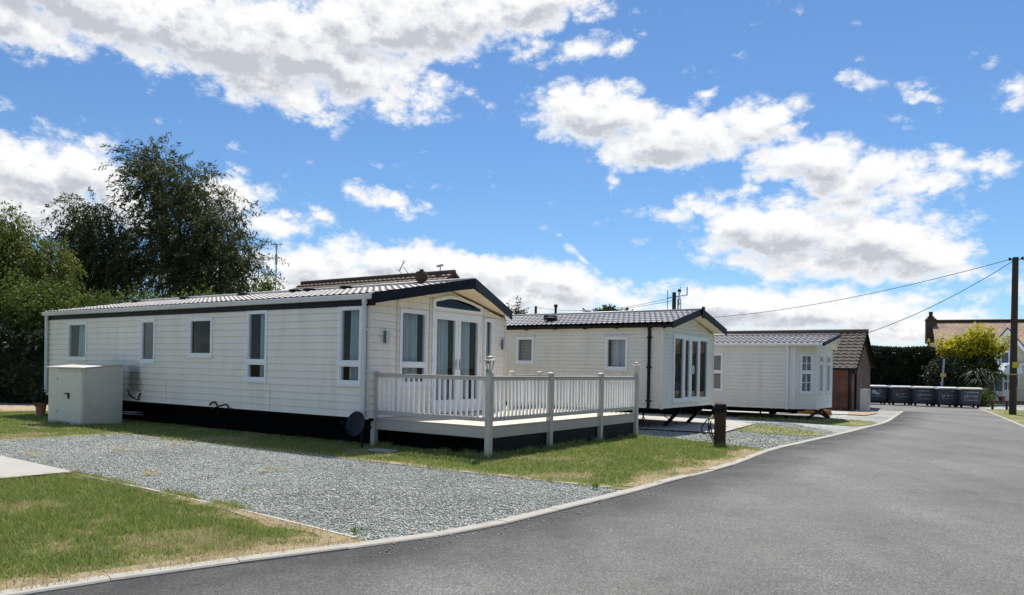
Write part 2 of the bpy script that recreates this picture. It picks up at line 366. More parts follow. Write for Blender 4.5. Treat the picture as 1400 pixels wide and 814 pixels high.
def kerbrow(name, line, w, z0, z1, side, m, seg=.9, gap=.008, kind='structure'):
    """kerb stones butted end to end along a line"""
    P = [Vector((x, y, 0)) for x, y in line]; mb = MB()
    acc = [0]
    for a, b in zip(P, P[1:]): acc.append(acc[-1]+(b-a).length)
    def at(s):
        for i in range(len(P)-1):
            if s <= acc[i+1]:
                t = (s-acc[i])/(acc[i+1]-acc[i]); d = (P[i+1]-P[i]).normalized(); return P[i].lerp(P[i+1], t), Vector((-d.y, d.x, 0))*side
        d = (P[-1]-P[-2]).normalized(); return P[-1], Vector((-d.y, d.x, 0))*side
    s = 0
    while s < acc[-1]-.05:
        e = min(s+seg, acc[-1]); (a, na), (b, nb) = at(s+gap/2), at(e-gap/2); j = random.uniform(-.004, .004); c = .012
        A0, B0, A1, B1 = a, b, a+na*w, b+nb*w
        Z = lambda p, z: (p.x, p.y, z)
        mb.add([Z(A0, z0), Z(B0, z0), Z(B0, z1-c+j), Z(A0, z1-c+j), Z(a+na*c, z1+j), Z(b+nb*c, z1+j), Z(A1, z1+j), Z(B1, z1+j), Z(A1, z0), Z(B1, z0)],
               [(0, 1, 2, 3), (3, 2, 5, 4), (4, 5, 7, 6), (6, 7, 9, 8), (0, 3, 4, 6, 8), (1, 9, 7, 5, 2), (0, 8, 9, 1)])
        s = e
    o = mb.build(name, m); o['kind'] = kind; return o
kerbrow('kerb', KERB, .145, -.03, .024, 1, M['kerb'], .915, .004)
kerbrow('kerb', RK[:5], .13, -.03, .024, 1, M['kerb'], .915, .004)
# darker fringe along the kerb and paler wheel tracks, worn into the asphalt
def wear():
    m, N, L, B = nodes('asphalt wear'); a = N.new('ShaderNodeAttribute'); a.attribute_name = 'rnd'
    r = ramp(N, [(0, (.035, .035, .035)), (.49, (.05, .05, .05)), (.51, (.25, .24, .22)), (1, (.30, .285, .26))]); L.new(a.outputs['Fac'], r.inputs[0])
    v = N.new('ShaderNodeTexVoronoi'); v.inputs['Scale'].default_value = 95; L.new(geo(N), v.inputs['Vector']); sp = N.new('ShaderNodeSeparateColor'); L.new(v.outputs['Color'], sp.inputs[0])
    r3 = ramp(N, [(0, (.55,)*3), (1, (1.5,)*3)]); L.new(sp.outputs[0], r3.inputs[0]); x0 = N.new('ShaderNodeMixRGB'); x0.blend_type = 'MULTIPLY'; x0.inputs[0].default_value = 1; L.new(r.outputs[0], x0.inputs[1]); L.new(r3.outputs[0], x0.inputs[2])
    L.new(x0.outputs[0], B.inputs['Base Color']); B.inputs['Roughness'].default_value = .8
    def M2(op, p, q):
        n = N.new('ShaderNodeMath'); n.operation = op; n.use_clamp = op == 'MULTIPLY'
        for i, t in enumerate((p, q)):
            if isinstance(t, (int, float)): n.inputs[i].default_value = t
            else: L.new(t, n.inputs[i])
        return n.outputs[0]
    nz = noise(N, L, .8, 7, .7, geo(N)); r2 = ramp(N, [(.3, (.25,)*3), (.65, (1,)*3)]); L.new(nz.outputs[0], r2.inputs[0])
    al = M2('MULTIPLY', M2('MULTIPLY', M2('ABSOLUTE', M2('SUBTRACT', a.outputs['Fac'], .5), 0), 1.5), r2.outputs[0])
    t = N.new('ShaderNodeBsdfTransparent'); x = N.new('ShaderNodeMixShader'); L.new(al, x.inputs[0]); L.new(t.outputs[0], x.inputs[1]); L.new(B.outputs[0], x.inputs[2]); L.new(x.outputs[0], N['Material Output'].inputs[0]); return m
WO = [(.0, .0), (.25, .06), (.6, .25), (1.1, .45), (1.5, .55), (1.9, .72), (2.4, .70), (2.9, .52), (3.4, .5), (3.9, .66), (4.5, .66), (5.1, .5)]
def offroad(line, w):
    out = []
    for i, p in enumerate(line):
        a = Vector(line[max(i-2, 0)]); b = Vector(line[min(i+2, len(line)-1)]); d = (b-a).normalized(); out.append((p[0]+d.y*w, p[1]-d.x*w, .004))
    return out
KW = [p for p in KERB if p[0] > -8]
WV = np.array([offroad(KW, w) for w, _ in WO]); nk = len(KW)
fast('road_wear', WV.reshape(-1, 3), np.array([(j*nk+i, (j+1)*nk+i, (j+1)*nk+i+1, j*nk+i+1) for j in range(len(WO)-1) for i in range(nk-1)]), wear(), None, np.repeat([v for _, v in WO], nk))['kind'] = 'structure'
# inner kerb line
def offset(line, w):
    out = []
    for i, p in enumerate(line):
        a = Vector(line[max(i-1, 0)]); b = Vector(line[min(i+1, len(line)-1)]); d = (b-a).normalized(); out.append((p[0]-d.y*w, p[1]+d.x*w))
    return out
KIN = offset(KERB, .07); KSEE = offset(KERB, .145)
def tuck(p, line=None):      # nearest point on the line under the kerb
    best = None
    for a, b in zip(KIN, KIN[1:]):
        a, b, q = Vector(a), Vector(b), Vector(p); t = max(0, min(1, (q-a).dot(b-a)/(b-a).length_squared)); r = a.lerp(b, t)
        if best is None or (r-q).length < best[0]: best = ((r-q).length, r)
    return tuple(best[1])
def kcut(a, b):      # part of inner kerb between two x values
    return [p for p in KIN if a <= p[0] <= b]
gA = G(490, 738); gB = G(832, 669)
near_edge = [gA, G(420, 720), G(335, 700), G(250, 681), G(100, 649.5)]
g0, g1, g2, g3 = gB, G(163, 594), G(0, 604), G(0, 627)
ext = ((g2[0]-g1[0])*1.6+g2[0], (g2[1]-g1[1])*1.6+g2[1])
slabL = ((g3[0]-near_edge[-1][0])*1.5+g3[0], (g3[1]-near_edge[-1][1])*1.5+g3[1])
pe0, pe1, pe2 = G(878, 597), G(985, 608), G(1052, 616); tA, tB, tP = tuck(gA), tuck(gB), tuck(pe2)
GRAVEL = [gA, tA]+kcut(tA[0]+.01, tB[0]-.01)+[tB, gB, g1, g2, ext, slabL, g3]+near_edge[::-1]
sheet('soil', [(x, y) for x, y in KERB]+[(14, 44), (-30, 44), (-30, KERB[0][1])], -.012, M['soil'])
sheet('gravel_drive', GRAVEL, .008, M['gravel'])
sl1 = G(0, 659.5); dd = (sl1[0]-near_edge[-1][0], sl1[1]-near_edge[-1][1]); sl2 = (near_edge[-1][0]+dd[0]*4, near_edge[-1][1]+dd[1]*4)
mb = MB(); P = [near_edge[-1], g3, slabL, (slabL[0]-3, slabL[1]-1.5), (sl2[0]-2.5, sl2[1]), sl2]
mb.poly([(x, y, .05) for x, y in P]); mb.build('concrete_path', M['concrete'])['kind'] = 'structure'
LAWN_A = [p for p in KIN if -14 < p[0] <= tA[0]-.01]+[tA]+near_edge+[sl2, (-14, sl2[1]+.4)]
sheet('lawn', LAWN_A, .016, M['turf'])
pe0, pe1, pe2 = G(878, 597), G(985, 608), G(1052, 616)
LAWN_B = [tB]+[p for p in KIN if tB[0]+.01 <= p[0] <= tP[0]-.01]+[tP, pe2, pe1, pe0, (2.6, 18.6), (-2, 26), (-18, 38), (-30, 30), (-22, 8), (ext[0]-3, ext[1]-1), ext, g2, g1, gB]
sheet('lawn', LAWN_B, .016, M['turf'])
GF = [(0.5, 14), pe1]+[p for p in KIN if p[0] > 4.2]+[(16.2, 37), (14, 40), (-5, 44), (-6, 30)]
sheet('gravel_yard', GF, .003, M['gravel'])
mound = [G(*p) for p in [(1000, 587), (1030, 581.5), (1062, 583), (1092, 587.5), (1132, 596.5), (1085, 596), (1040, 593), (1005, 589.5)]]
strip3 = [G(*p) for p in [(1010, 568), (1080, 570.5), (1130, 573), (1190, 576.5), (1202, 580), (1170, 583.5), (1130, 581), (1085, 577), (1010, 573)]]
sheet('lawn', mound, .018, M['turf']); sheet('lawn', strip3, .018, M['turf'])
mb = MB(); pad = [(4.6-2.4*-.818*0, 19.6), (8.0, 22.2), (1.5, 28.5), (-2., 25.0), (3.2, 20.1)]
padc = [G(868, 588), G(945, 592), G(985, 594.5), G(1032, 581.5), (7.0, 24.2), (2.0, 27.8), (-1.0, 24.2)]
mb.poly([(x, y, .045) for x, y in padc]); mb.build('concrete_pad', M['concrete'])['kind'] = 'structure'
pad3 = [G(985, 570), G(1000, 566), G(1140, 564.5), G(1180, 568), G(1130, 569)]
sheet('concrete_pad', [G(960, 568), G(1095, 566), G(1190, 568.5), G(1130, 571), (12.6, 33), (6, 36)][:3]+[(15, 31.8), (7, 35)], .03, M['concrete'])
pathl = [G(-60, 551), G(66, 551), G(66, 564), G(-60, 566)]
sheet('shade_toned_path', pathl, .045, M['soil'])  # soil colour stands in for the tree shade on this path
rv = [(x+.13, y) for x, y in RK[:4]]
sheet('lawn', [rv[1], rv[2], rv[3], (12.4, 15.5), (30, 15), (60, 40), (24.3, 35.5)], .03, M['turf'])
sheet('gravel_yard', [rv[0], rv[1], (24.2, 35.4), (40, 39.5), (40, 46), (25.5, 42)], .02, M['gravel'])
sheet('soil_margin', [G(1160, 564.5), G(1190, 563), G(1200, 566), G(1182, 569), G(1160, 568)], .036, M['soil'])
# edging boards beside the gravel drive
kerbrow('edging_board', near_edge, .045, -.02, .030, 1, M['edging'], 1.8)
kerbrow('edging_board', [(gB[0]-.02, gB[1]+.02), g1], .035, -.02, .028, 1, M['edging'], 2.4)
kerbrow('edging_board', [g1, g2, ext], .03, -.02, .024, 1, M['edging'], 2.4)
# bare straw margins where the mower and traffic have worn the turf
M['straw'] = turf('worn straw margin', (.30, .25, .14), (.44, .345, .21), (.36, .265, .175), .0)
def margin(line, side, w0, w1, seed, z=.0205):
    a = MB(); n = len(line); o = offset(line, 1.0*side); L_ = 0; pts = []
    for i in range(n):
        if i: L_ += math.hypot(line[i][0]-line[i-1][0], line[i][1]-line[i-1][1])
        d = (o[i][0]-line[i][0], o[i][1]-line[i][1]); k = w0+(w1-w0)*float(vnoise(np.array([L_]), np.array([seed*3.7]), 1.7, seed)[0]); pts.append((line[i], (line[i][0]+d[0]*k, line[i][1]+d[1]*k)))
    for (p, q), (r, t) in zip(pts, pts[1:]): a.quad((*p, z), (*r, z), (*t, z), (*q, z))
    a.build('worn_margin', M['straw'])['kind'] = 'structure'
def dense(line, k):
    out = []
    for a, b in zip(line, line[1:]):
        m = max(2, int(math.hypot(b[0]-a[0], b[1]-a[1])/k)); out += [(a[0]+(b[0]-a[0])*i/m, a[1]+(b[1]-a[1])*i/m) for i in range(m)]
    return out+[line[-1]]
margin(dense([p for p in KIN if -9 < p[0] <= tA[0]-.05], .1), 1, .12, .62, 3)
margin(dense(near_edge[:4], .1), 1, .05, .62, 5, .0225)
margin(dense([p for p in KIN if tB[0]+.05 <= p[0] <= tP[0]-.05], .12), 1, .12, .75, 7)
margin(dense([gB, g1], .12), -1, .0, .26, 9, .0225)
# grass blades -----------------------------------------------------------------
def blades(name, X, Y, dry, h, w, z, lush=1.):
    n = len(X); a = NR.rand(n)*6.283; ln = h*(.45+.65*NR.rand(n))*(1-.35*dry)*(.55+.95*vnoise(X, Y, 7, 77))
    lean = (.25+.6*NR.rand(n))*ln; b = NR.rand(n)*6.283
    wx = np.cos(a)*w/2; wy = np.sin(a)*w/2
    V = np.empty((n, 3, 3)); V[:, 0] = np.c_[X-wx, Y-wy, np.full(n, z)]; V[:, 1] = np.c_[X+wx, Y+wy, np.full(n, z)]
    V[:, 2] = np.c_[X+np.cos(b)*lean, Y+np.sin(b)*lean, z+ln]
    rnd = np.clip(.10+.42*NR.rand(n)+.30*(NR.rand(n) < .22)+dry*(.22+.46*NR.rand(n)), 0, 1)
    o = fast(name, V.reshape(-1, 3), np.arange(3*n).reshape(-1, 3), M['grass'], None, np.repeat(rnd, 3)); o['kind'] = 'stuff'; return o
def scatter(poly, n, box=None):
    P = np.array(poly); lo, hi = (P.min(0), P.max(0)) if box is None else (np.array(box[:2]), np.array(box[2:]))
    X = lo[0]+NR.rand(n)*(hi[0]-lo[0]); Y = lo[1]+NR.rand(n)*(hi[1]-lo[1]); k = inside(poly, X, Y); return X[k], Y[k]
def lawnblades(name, poly, n, box, h, w, edges, drymix, seed, margin=.35):
    X, Y = scatter(poly, n, box)
    v = vnoise(X, Y, .9, seed)*.55+vnoise(X, Y, 2.6, seed+1)*.3+vnoise(X, Y, 8, seed+2)*.15
    ed = np.full(len(X), 9.)
    for e, mg in edges: ed = np.minimum(ed, edgedist(e, X, Y, False)/mg)
    ed += (vnoise(X, Y, 3.5, seed+5)-.5)*.9
    edge = 1-sm((ed-.15)/.9)
    dry = np.clip(sm((v-drymix)/.16)*.95+edge*.95, 0, 1)
    keep = NR.rand(len(X)) > edge*.80
    return blades(name, X[keep], Y[keep], dry[keep], h, w, .016)
KA = [p for p in KSEE if -9 < p[0] <= gA[0]+.1]
lawnblades('grass', LAWN_A, 190000, (-8.5, 5.0, -1.3, 10.6), .055, .009, [(KA, .45), (near_edge[:3], .55), (near_edge[2:], .22)], .61, 3)
KB = [p for p in KSEE if gB[0] <= p[0] <= pe2[0]]
lawnblades('grass', LAWN_B, 170000, (-4.6, 9.8, 6., 18.6), .050, .012, [(KB, .55), ([gB, g1], .30), ([pe2, pe1], .22)], .60, 21)
lawnblades('grass', LAWN_B, 150000, (-16, 12.5, -4.6, 23), .050, .014, [([gB, g1], .38), ([g1, g2, ext], .45)], .52, 31)
lawnblades('grass', mound, 9000, (4, 16, 12, 26), .07, .018, [(mound[4:6], .4)], .75, 41)
lawnblades('grass', strip3, 16000, (6, 18, 16, 34), .07, .02, [(strip3[3:6], .9)], .70, 51)
lawnblades('grass', [rv[1], rv[2], rv[3], (17, 15), (24, 26), (26, 34)], 14000, (12, 15, 28, 36), .07, .022, [(rv[1:], .7)], .55, 61)
# fine gravel stones on the drive ------------------------------------------------
def stones(poly, n, box, smin, smax, z):
    X, Y = scatter(poly, n, box); n = len(X)
    s = smin+(smax-smin)*NR.rand(n)**1.6
    base = np.array([(1, 0, 0), (0, 1, 0), (-1, 0, 0), (0, -1, 0), (0, 0, 1), (0, 0, -1)], float)
    F0 = np.array([(0, 1, 4), (1, 2, 4), (2, 3, 4), (3, 0, 4), (1, 0, 5), (2, 1, 5), (3, 2, 5), (0, 3, 5)])
    V = base[None]*(.55+.6*NR.rand(n, 6, 1)); a = NR.rand(n)*6.28; ca, sa = np.cos(a), np.sin(a)
    V[:, :, 2] *= .55; t = (NR.rand(n)-.5)*1.2; V[:, :, 2] += V[:, :, 0]*t[:, None]
    x = V[:, :, 0]*ca[:, None]-V[:, :, 1]*sa[:, None]; y = V[:, :, 0]*sa[:, None]+V[:, :, 1]*ca[:, None]
    V[:, :, 0], V[:, :, 1] = x, y; V *= s[:, None, None]
    V += np.c_[X, Y, z+s*.25][:, None, :]
    F = (F0[None]+6*np.arange(n)[:, None, None]).reshape(-1, 3)
    tone = (vnoise(X, Y, .7, 91)-.5)*.35+(vnoise(X, Y, 2.7, 92)-.5)*.25; q_ = NR.rand(n); tone = np.where(q_ < .88, np.clip(q_+tone*.8, 0, .92), q_)
    o = fast('gravel', V.reshape(-1, 3), F, M['stone'], None, np.repeat(tone, 6)); o['kind'] = 'stuff'
stones(GRAVEL, 250000, (-10, 6.7, 1.4, 16.4), .0075, .018, .010)
stones(GF, 26000, (3.0, 15.2, 9, 24), .010, .026, .005)
spill = offset(GRAVEL, 0)
stones([(x+.0, y) for x, y in offset([p for p in KERB if tA[0]-.3 < p[0] < tB[0]+.4], -.35)+[p for p in KSEE if tA[0]-.3 < p[0] < tB[0]+.4][::-1]], 2600, (-2, 6.2, 2.2, 10.6), .006, .016, .006)
stones([near_edge[0], near_edge[1], near_edge[2], near_edge[3], near_edge[4], (near_edge[4][0]-.2, near_edge[4][1]-.25), (near_edge[2][0]-.12, near_edge[2][1]-.2), (near_edge[0][0]-.3, near_edge[0][1]-.05)], 2500, (-7, 6, -1, 11), .007, .017, .022)
# taller tufts where the mower cannot reach
def tufts(line, n, spread, h, w, z=.016):
    P = [Vector(p) for p in line]; i = NR.randint(0, len(P)-1, n); t = NR.rand(n); A = np.array([[p.x, p.y] for p in P]); XY = A[i]+(A[i+1]-A[i])*t[:, None]+NR.randn(n, 2)*spread
    k = vnoise(XY[:, 0], XY[:, 1], 3.3, 55) > .42; blades('grass', XY[k, 0], XY[k, 1], np.clip(NR.rand(k.sum())*.5, 0, 1), h, w, z)
dkc = [(-2.7, 14.55), (-.42, 12.98), (.75, 14.6), (1.95, 16.4), (3.05, 18.05)]
tufts(dense(dkc, .2), 5200, .05, .13, .011); tufts(dense([(-10.3, 17.9), (-11.6, 18.55)], .2)+dense([(-10.3, 17.9), (-9.8, 18.9)], .2), 900, .05, .13, .014)
tufts(dense([gB, g1], .3), 2600, .04, .075, .011); tufts(dense(near_edge[2:], .2), 2600, .035, .08, .009); tufts(dense([G(984, 613), G(990, 612), G(980, 610)], .05), 260, .07, .16, .012)
# ------------------------------------------------------------------ walls, windows
def siding(mb, P0, dv, nv, s0, s1, z0, z1, pitch, holes=(), lim=None, lip=.017):
    """lapped boards with real openings. P0 local base point, dv run, nv outward normal (2D)"""
    P0 = Vector((P0[0], P0[1], 0)); dv = Vector((dv[0], dv[1], 0)); nv = Vector((nv[0], nv[1], 0))
    zs = set([z0, z1]); k = z0
    while k < z1: zs.add(round(k, 4)); k += pitch
    for h in holes: zs.add(h[2]); zs.add(h[3])
    k = z0+pitch-.009
    while k < z1: zs.add(round(k, 4)); k += pitch
    if lim:
        for z in lim[1]: zs.add(z)
    zs = sorted(z for z in zs if z0-1e-6 <= z <= z1+1e-6)
    offn = lambda z, zk: .002+lip*(1-(z-zk)/pitch)
    for za, zb in zip(zs, zs[1:]):
        if zb-za < 1e-4: continue
        zk = z0+math.floor((za-z0)/pitch+1e-6)*pitch
        zm = (za+zb)/2
        if lim: (la, ra), (lb, rb) = lim[0](za+1e-6), lim[0](zb-1e-6)
        else: la, ra, lb, rb = s0, s1, s0, s1
        cuts = sorted((h[0], h[1]) for h in holes if h[2] < zm < h[3])
        iv = []; c = None
        edges = [(la, lb)]
        for a, b in cuts: edges += [(a, a), (b, b)]
        edges.append((ra, rb))
        for (a0, a1), (b0, b1) in zip(edges[::2], edges[1::2]):
            if b0-a0 < 1e-4 and b1-a1 < 1e-4: continue
            groove = zm-zk > pitch-.009
            oa, ob = (-.006, -.006) if groove else (offn(za, zk), offn(zb, zk))
            p = lambda s, z, o: P0+dv*s+nv*o+Vector((0, 0, z))
            mb.quad(p(a0, za, oa), p(b0, za, oa), p(b1, zb, ob), p(a1, zb, ob))
            if not groove: mb.quad(p(a0, za, -.006), p(b0, za, -.006), p(b0, za, oa), p(a0, za, oa)); mb.quad(p(a1, zb, ob), p(b1, zb, ob), p(b1, zb, -.006), p(a1, zb, -.006))
class Face:
    """a wall plane in local coordinates: point(s, z, offset outward)"""
    def __init__(s, P0, dv, nv): s.P = Vector((P0[0], P0[1], 0)); s.d = Vector((dv[0], dv[1], 0)).normalized(); s.n = Vector((nv[0], nv[1], 0)).normalized()
    def __call__(s, a, z, o=0.): return s.P+s.d*a+s.n*o+Vector((0, 0, z))
def fbox(mb, F, a0, a1, z0, z1, o0, o1):
    mb.hexa([F(a0, z0, o0), F(a1, z0, o0), F(a1, z0, o1), F(a0, z0, o1)], [F(a0, z1, o0), F(a1, z1, o0), F(a1, z1, o1), F(a0, z1, o1)])
def ring(mb, F, a0, a1, z0, z1, w, o0, o1):
    fbox(mb, F, a0, a0+w, z0, z1, o0, o1); fbox(mb, F, a1-w, a1, z0, z1, o0, o1)
    fbox(mb, F, a0+w, a1-w, z0, z0+w, o0, o1); fbox(mb, F, a0+w, a1-w, z1-w, z1, o0, o1)
def drape(F, a0, a1, z0, z1, o, amp=.03, wl=.13, seed=0):
    mb = MB(); n = max(8, int((a1-a0)/wl*8)); rs = random.Random(seed); ph = rs.random()*6
    row = lambda z, k: [F(a0+(a1-a0)*i/n, z, o+amp*k*(math.sin(i/n*(a1-a0)/wl*6.283+ph)+.5*math.sin(i/n*(a1-a0)/wl*2.9+ph*2))) for i in range(n+1)]
    r0, r1 = row(z0, 1.1), row(z1, .7)
    for i in range(n): mb.quad(r0[i], r0[i+1], r1[i+1], r1[i])
    return mb
def window(parent, F, a0, a1, z0, z1, transom=None, curtain=None, name='window', w=.055, gl='glass', bars=(0, 0), seed=0, hood=None, lab=None):
    mb = MB(); ring(mb, F, a0, a1, z0, z1, w, -.07, .032)
    lights = [(z0+w, z1-w)]
    if transom:
        fbox(mb, F, a0+w, a1-w, transom-.03, transom+.03, -.06, .030); lights = [(z0+w, transom-.03), (transom+.03, z1-w)]
    for b, t in lights: ring(mb, F, a0+w, a1-w, b, t, .032, -.05, .018)
    if bars[0]:
        for b, t in lights:
            for i in range(1, bars[0]): x = a0+w+(a1-a0-2*w)*i/bars[0]; fbox(mb, F, x-.011, x+.011, b, t, -.03, .006)
            for i in range(1, bars[1]): z = b+(t-b)*i/bars[1]; fbox(mb, F, a0+w, a1-w, z-.011, z+.011, -.03, .005)
    o = mb.build(name, M['pvc'], parent, label=lab)
    s = MB(); fbox(s, F, a0-.02, a1+.02, z0-.028, z0-.001, 0, .055); s.build('sill', M['pvc'], o)
    if hood:
        h = MB(); fbox(h, F, a0-.05, a1+.05, z1+.004, z1+.05, 0, .05); h.build('drip_hood', M['gutter'], o)
    p = MB()
    for b, t in lights: p.quad(F(a0+w+.02, b+.02, -.02), F(a1-w-.02, b+.02, -.02), F(a1-w-.02, t-.02, -.02), F(a0+w+.02, t-.02, -.02))
    p.build('pane', M[gl], o)
    e0, e1 = a0+w, a1-w
    if curtain:
        kind = curtain[0]
        if kind == 'blind':
            c = MB(); z = z0+w
            while z < z1-w-.01:
                A, B = F(e0, z, -.10), F(e1, z, -.10); up = Vector((0, 0, .038)); t = F.n*.012
                c.quad(A+t, B+t, B+up-t, A+up-t); z += .045
            c.build('blind', M['blind'], o)
        else:
            for (c0, c1) in curtain[1:]:
                drape(F, e0+(e1-e0)*c0, e0+(e1-e0)*c1, z0+w, z1-.03, -.16, .060, .14, seed).build('curtain', M['net' if kind == 'net' else 'curtain'], o, smooth=True)
    return o
def tileroof(mb, xa, xb, ya, za, yb, zb, wave=.185, row=.36, amp=.019, step=.040, flip=False, xe=None, seg=6):
    """pantile sheet from eave (ya,za) to ridge (yb,zb); xa..xb run, xe: run end at the ridge"""
    xe = xe or (xa, xb); ln = math.hypot(yb-ya, zb-za); rows = max(2, round(ln/row))
    n = int((xb-xa)/wave*seg); nrm = Vector((0, -(zb-za), (yb-ya))).normalized()
    if nrm.z < 0: nrm = -nrm
    tl = [(k/rows, 1.) for k in range(rows)]
    prof = []
    for k in range(rows):
        prof += [(k/rows, 1.), ((k+.12)/rows, .9), ((k+.5)/rows, .5), ((k+.999)/rows, .0)]
    o = len(mb.v)
    for t, hh in prof:
        y = ya+(yb-ya)*t; z = za+(zb-za)*t; x0 = xa+(xe[0]-xa)*t; x1 = xb+(xe[1]-xb)*t
        for i in range(n+1):
            x = x0+(x1-x0)*i/n; ph = (x/wave) % 1
            wv = (1-math.cos(min(ph/.62, 1)*6.283))/2*1.0
            h = amp*wv+step*hh
            mb.v.append((x, y+nrm.y*h, z+nrm.z*h))
    for j in range(len(prof)-1):
        for i in range(n):
            a = o+j*(n+1)+i; mb.f.append((a, a+1, a+n+2, a+n+1))
def wave_eave(mb): pass
# ================================================================== nearest caravan
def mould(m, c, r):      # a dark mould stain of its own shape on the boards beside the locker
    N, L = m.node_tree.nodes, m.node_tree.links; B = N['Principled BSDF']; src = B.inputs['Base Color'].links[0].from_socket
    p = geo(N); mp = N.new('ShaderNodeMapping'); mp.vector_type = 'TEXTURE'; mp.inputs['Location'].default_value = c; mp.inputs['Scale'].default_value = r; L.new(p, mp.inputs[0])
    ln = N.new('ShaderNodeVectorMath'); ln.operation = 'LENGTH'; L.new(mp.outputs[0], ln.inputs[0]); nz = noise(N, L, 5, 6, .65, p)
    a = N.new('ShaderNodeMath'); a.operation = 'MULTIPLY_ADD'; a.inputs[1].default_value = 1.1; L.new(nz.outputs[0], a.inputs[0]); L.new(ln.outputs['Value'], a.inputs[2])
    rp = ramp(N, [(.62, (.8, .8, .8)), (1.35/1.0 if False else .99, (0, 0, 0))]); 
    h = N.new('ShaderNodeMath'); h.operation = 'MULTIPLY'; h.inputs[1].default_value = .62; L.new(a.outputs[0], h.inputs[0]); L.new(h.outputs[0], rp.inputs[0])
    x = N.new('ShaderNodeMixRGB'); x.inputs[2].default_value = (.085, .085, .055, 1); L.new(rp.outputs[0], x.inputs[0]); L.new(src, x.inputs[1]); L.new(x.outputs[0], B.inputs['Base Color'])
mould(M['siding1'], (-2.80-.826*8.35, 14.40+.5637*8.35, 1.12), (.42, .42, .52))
AD1 = Vector((-.826, .5637)); AD2 = Vector((.5637, .826)); AO = Vector((-2.80, 14.40)); ARZ = math.atan2(-.5637, .826)
def A2W(u, w): p = AO+AD1*u+AD2*w; return (p.x, p.y)
L1, W1, APX = 13.1, 4.62, 2.5
ZB, ZE, ZA = .58, 2.97, 3.46
c1 = thing('static_caravan', (AO.x, AO.y, 0), 'long cream static caravan with navy gable trim and curtained patio doors behind the deck', 'caravan', ARZ, 'static caravans along the drive')
FL = Face((0, 0), (-1, 0), (0, -1)); FG = Face((0, 0), (0, 1), (1, 0)); FB = Face((-L1, 0), (0, 1), (-1, 0)); FR = Face((0, W1), (-1, 0), (0, 1))
longw = [(10.82, 11.89, 1.62, 2.68), (7.42, 8.09, 1.58, 2.68), (5.03, 5.97, 1.74, 2.67), (3.04, 3.76, 1.22, 2.78), (.15, .81, 1.22, 2.78)]
gabw = [(.87, 1.73, 1.2, 2.79), (1.88, 3.66, .66, 2.80), (3.76, 4.13, 1.2, 2.78), (1.9, 3.6, 2.86, 3.0)]
mb = MB(); siding(mb, (0, 0), (-1, 0), (0, -1), 0, L1, ZB, ZE-.08, .148, longw)
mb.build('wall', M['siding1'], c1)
def gl1(z):
    if z < 2.80: return 0, W1
    k = (z-2.80)/(3.28-2.80); return APX*k, W1-(W1-APX)*k
mb = MB(); siding(mb, (0, 0), (0, 1), (1, 0), 0, W1, ZB, 3.27, .148, gabw, (gl1, (2.8,)))
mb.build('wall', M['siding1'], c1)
mb = MB(); siding(mb, (-L1, 0), (0, 1), (-1, 0), 0, W1, ZB, 3.27, .148, (), (gl1, (2.8,))); siding(mb, (0, W1), (-1, 0), (0, 1), 0, L1, ZB, ZE-.08, .148)
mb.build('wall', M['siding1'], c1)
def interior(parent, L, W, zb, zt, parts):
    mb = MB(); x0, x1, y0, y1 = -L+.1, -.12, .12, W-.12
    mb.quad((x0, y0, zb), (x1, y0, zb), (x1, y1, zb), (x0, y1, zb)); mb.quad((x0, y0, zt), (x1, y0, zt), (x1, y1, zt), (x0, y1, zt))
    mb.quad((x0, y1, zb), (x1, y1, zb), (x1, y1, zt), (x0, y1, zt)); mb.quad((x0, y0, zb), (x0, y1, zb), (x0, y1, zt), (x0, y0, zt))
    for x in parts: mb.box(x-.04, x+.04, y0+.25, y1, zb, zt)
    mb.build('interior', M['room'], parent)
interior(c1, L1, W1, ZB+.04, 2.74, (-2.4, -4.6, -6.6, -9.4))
mb = MB(); mb.box(-L1, 0, 0, W1, ZB-.06, ZB); mb.box(-L1+.2, -.3, 1.1, 1.25, .30, ZB-.06); mb.box(-L1+.2, -.3, W1-1.25, W1-1.1, .30, ZB-.06)
for x in range(1, 13, 2):
    for y in (1.17, W1-1.17): mb.box(-x-.2, -x+.2, y-.2, y+.2, .03, .30)
mb.build('chassis', M['under'], c1)
mb = MB(); mb.box(-L1+.12, -.15, .38, .42, .03, ZB-.06); mb.build('underfloor_shade_panel', M['under'], c1)  # near-black panels paint in the deep shade of the void below the floor
mb = MB(); mb.box(-.19, -.15, .42, W1-.3, .03, ZB-.06); mb.build('underfloor_shade_panel', M['under'], c1)
window(c1, FL, *longw[0], curtain=('c', (0, .68)), seed=1); window(c1, FL, *longw[1], gl='frost', seed=2)
window(c1, FL, *longw[2], gl='tint', curtain=('c', (.88, 1)), seed=3)
window(c1, FL, *longw[3], transom=1.64, curtain=('c', (0, .66)), seed=4); window(c1, FL, *longw[4], transom=1.64, curtain=('c', (.02, .78)), seed=5)
window(c1, FG, *gabw[0], transom=1.64, curtain=('c', (.0, .93)), seed=6); window(c1, FG, *gabw[2], transom=1.64, curtain=('c', (.45, 1)), seed=7, gl='glass')
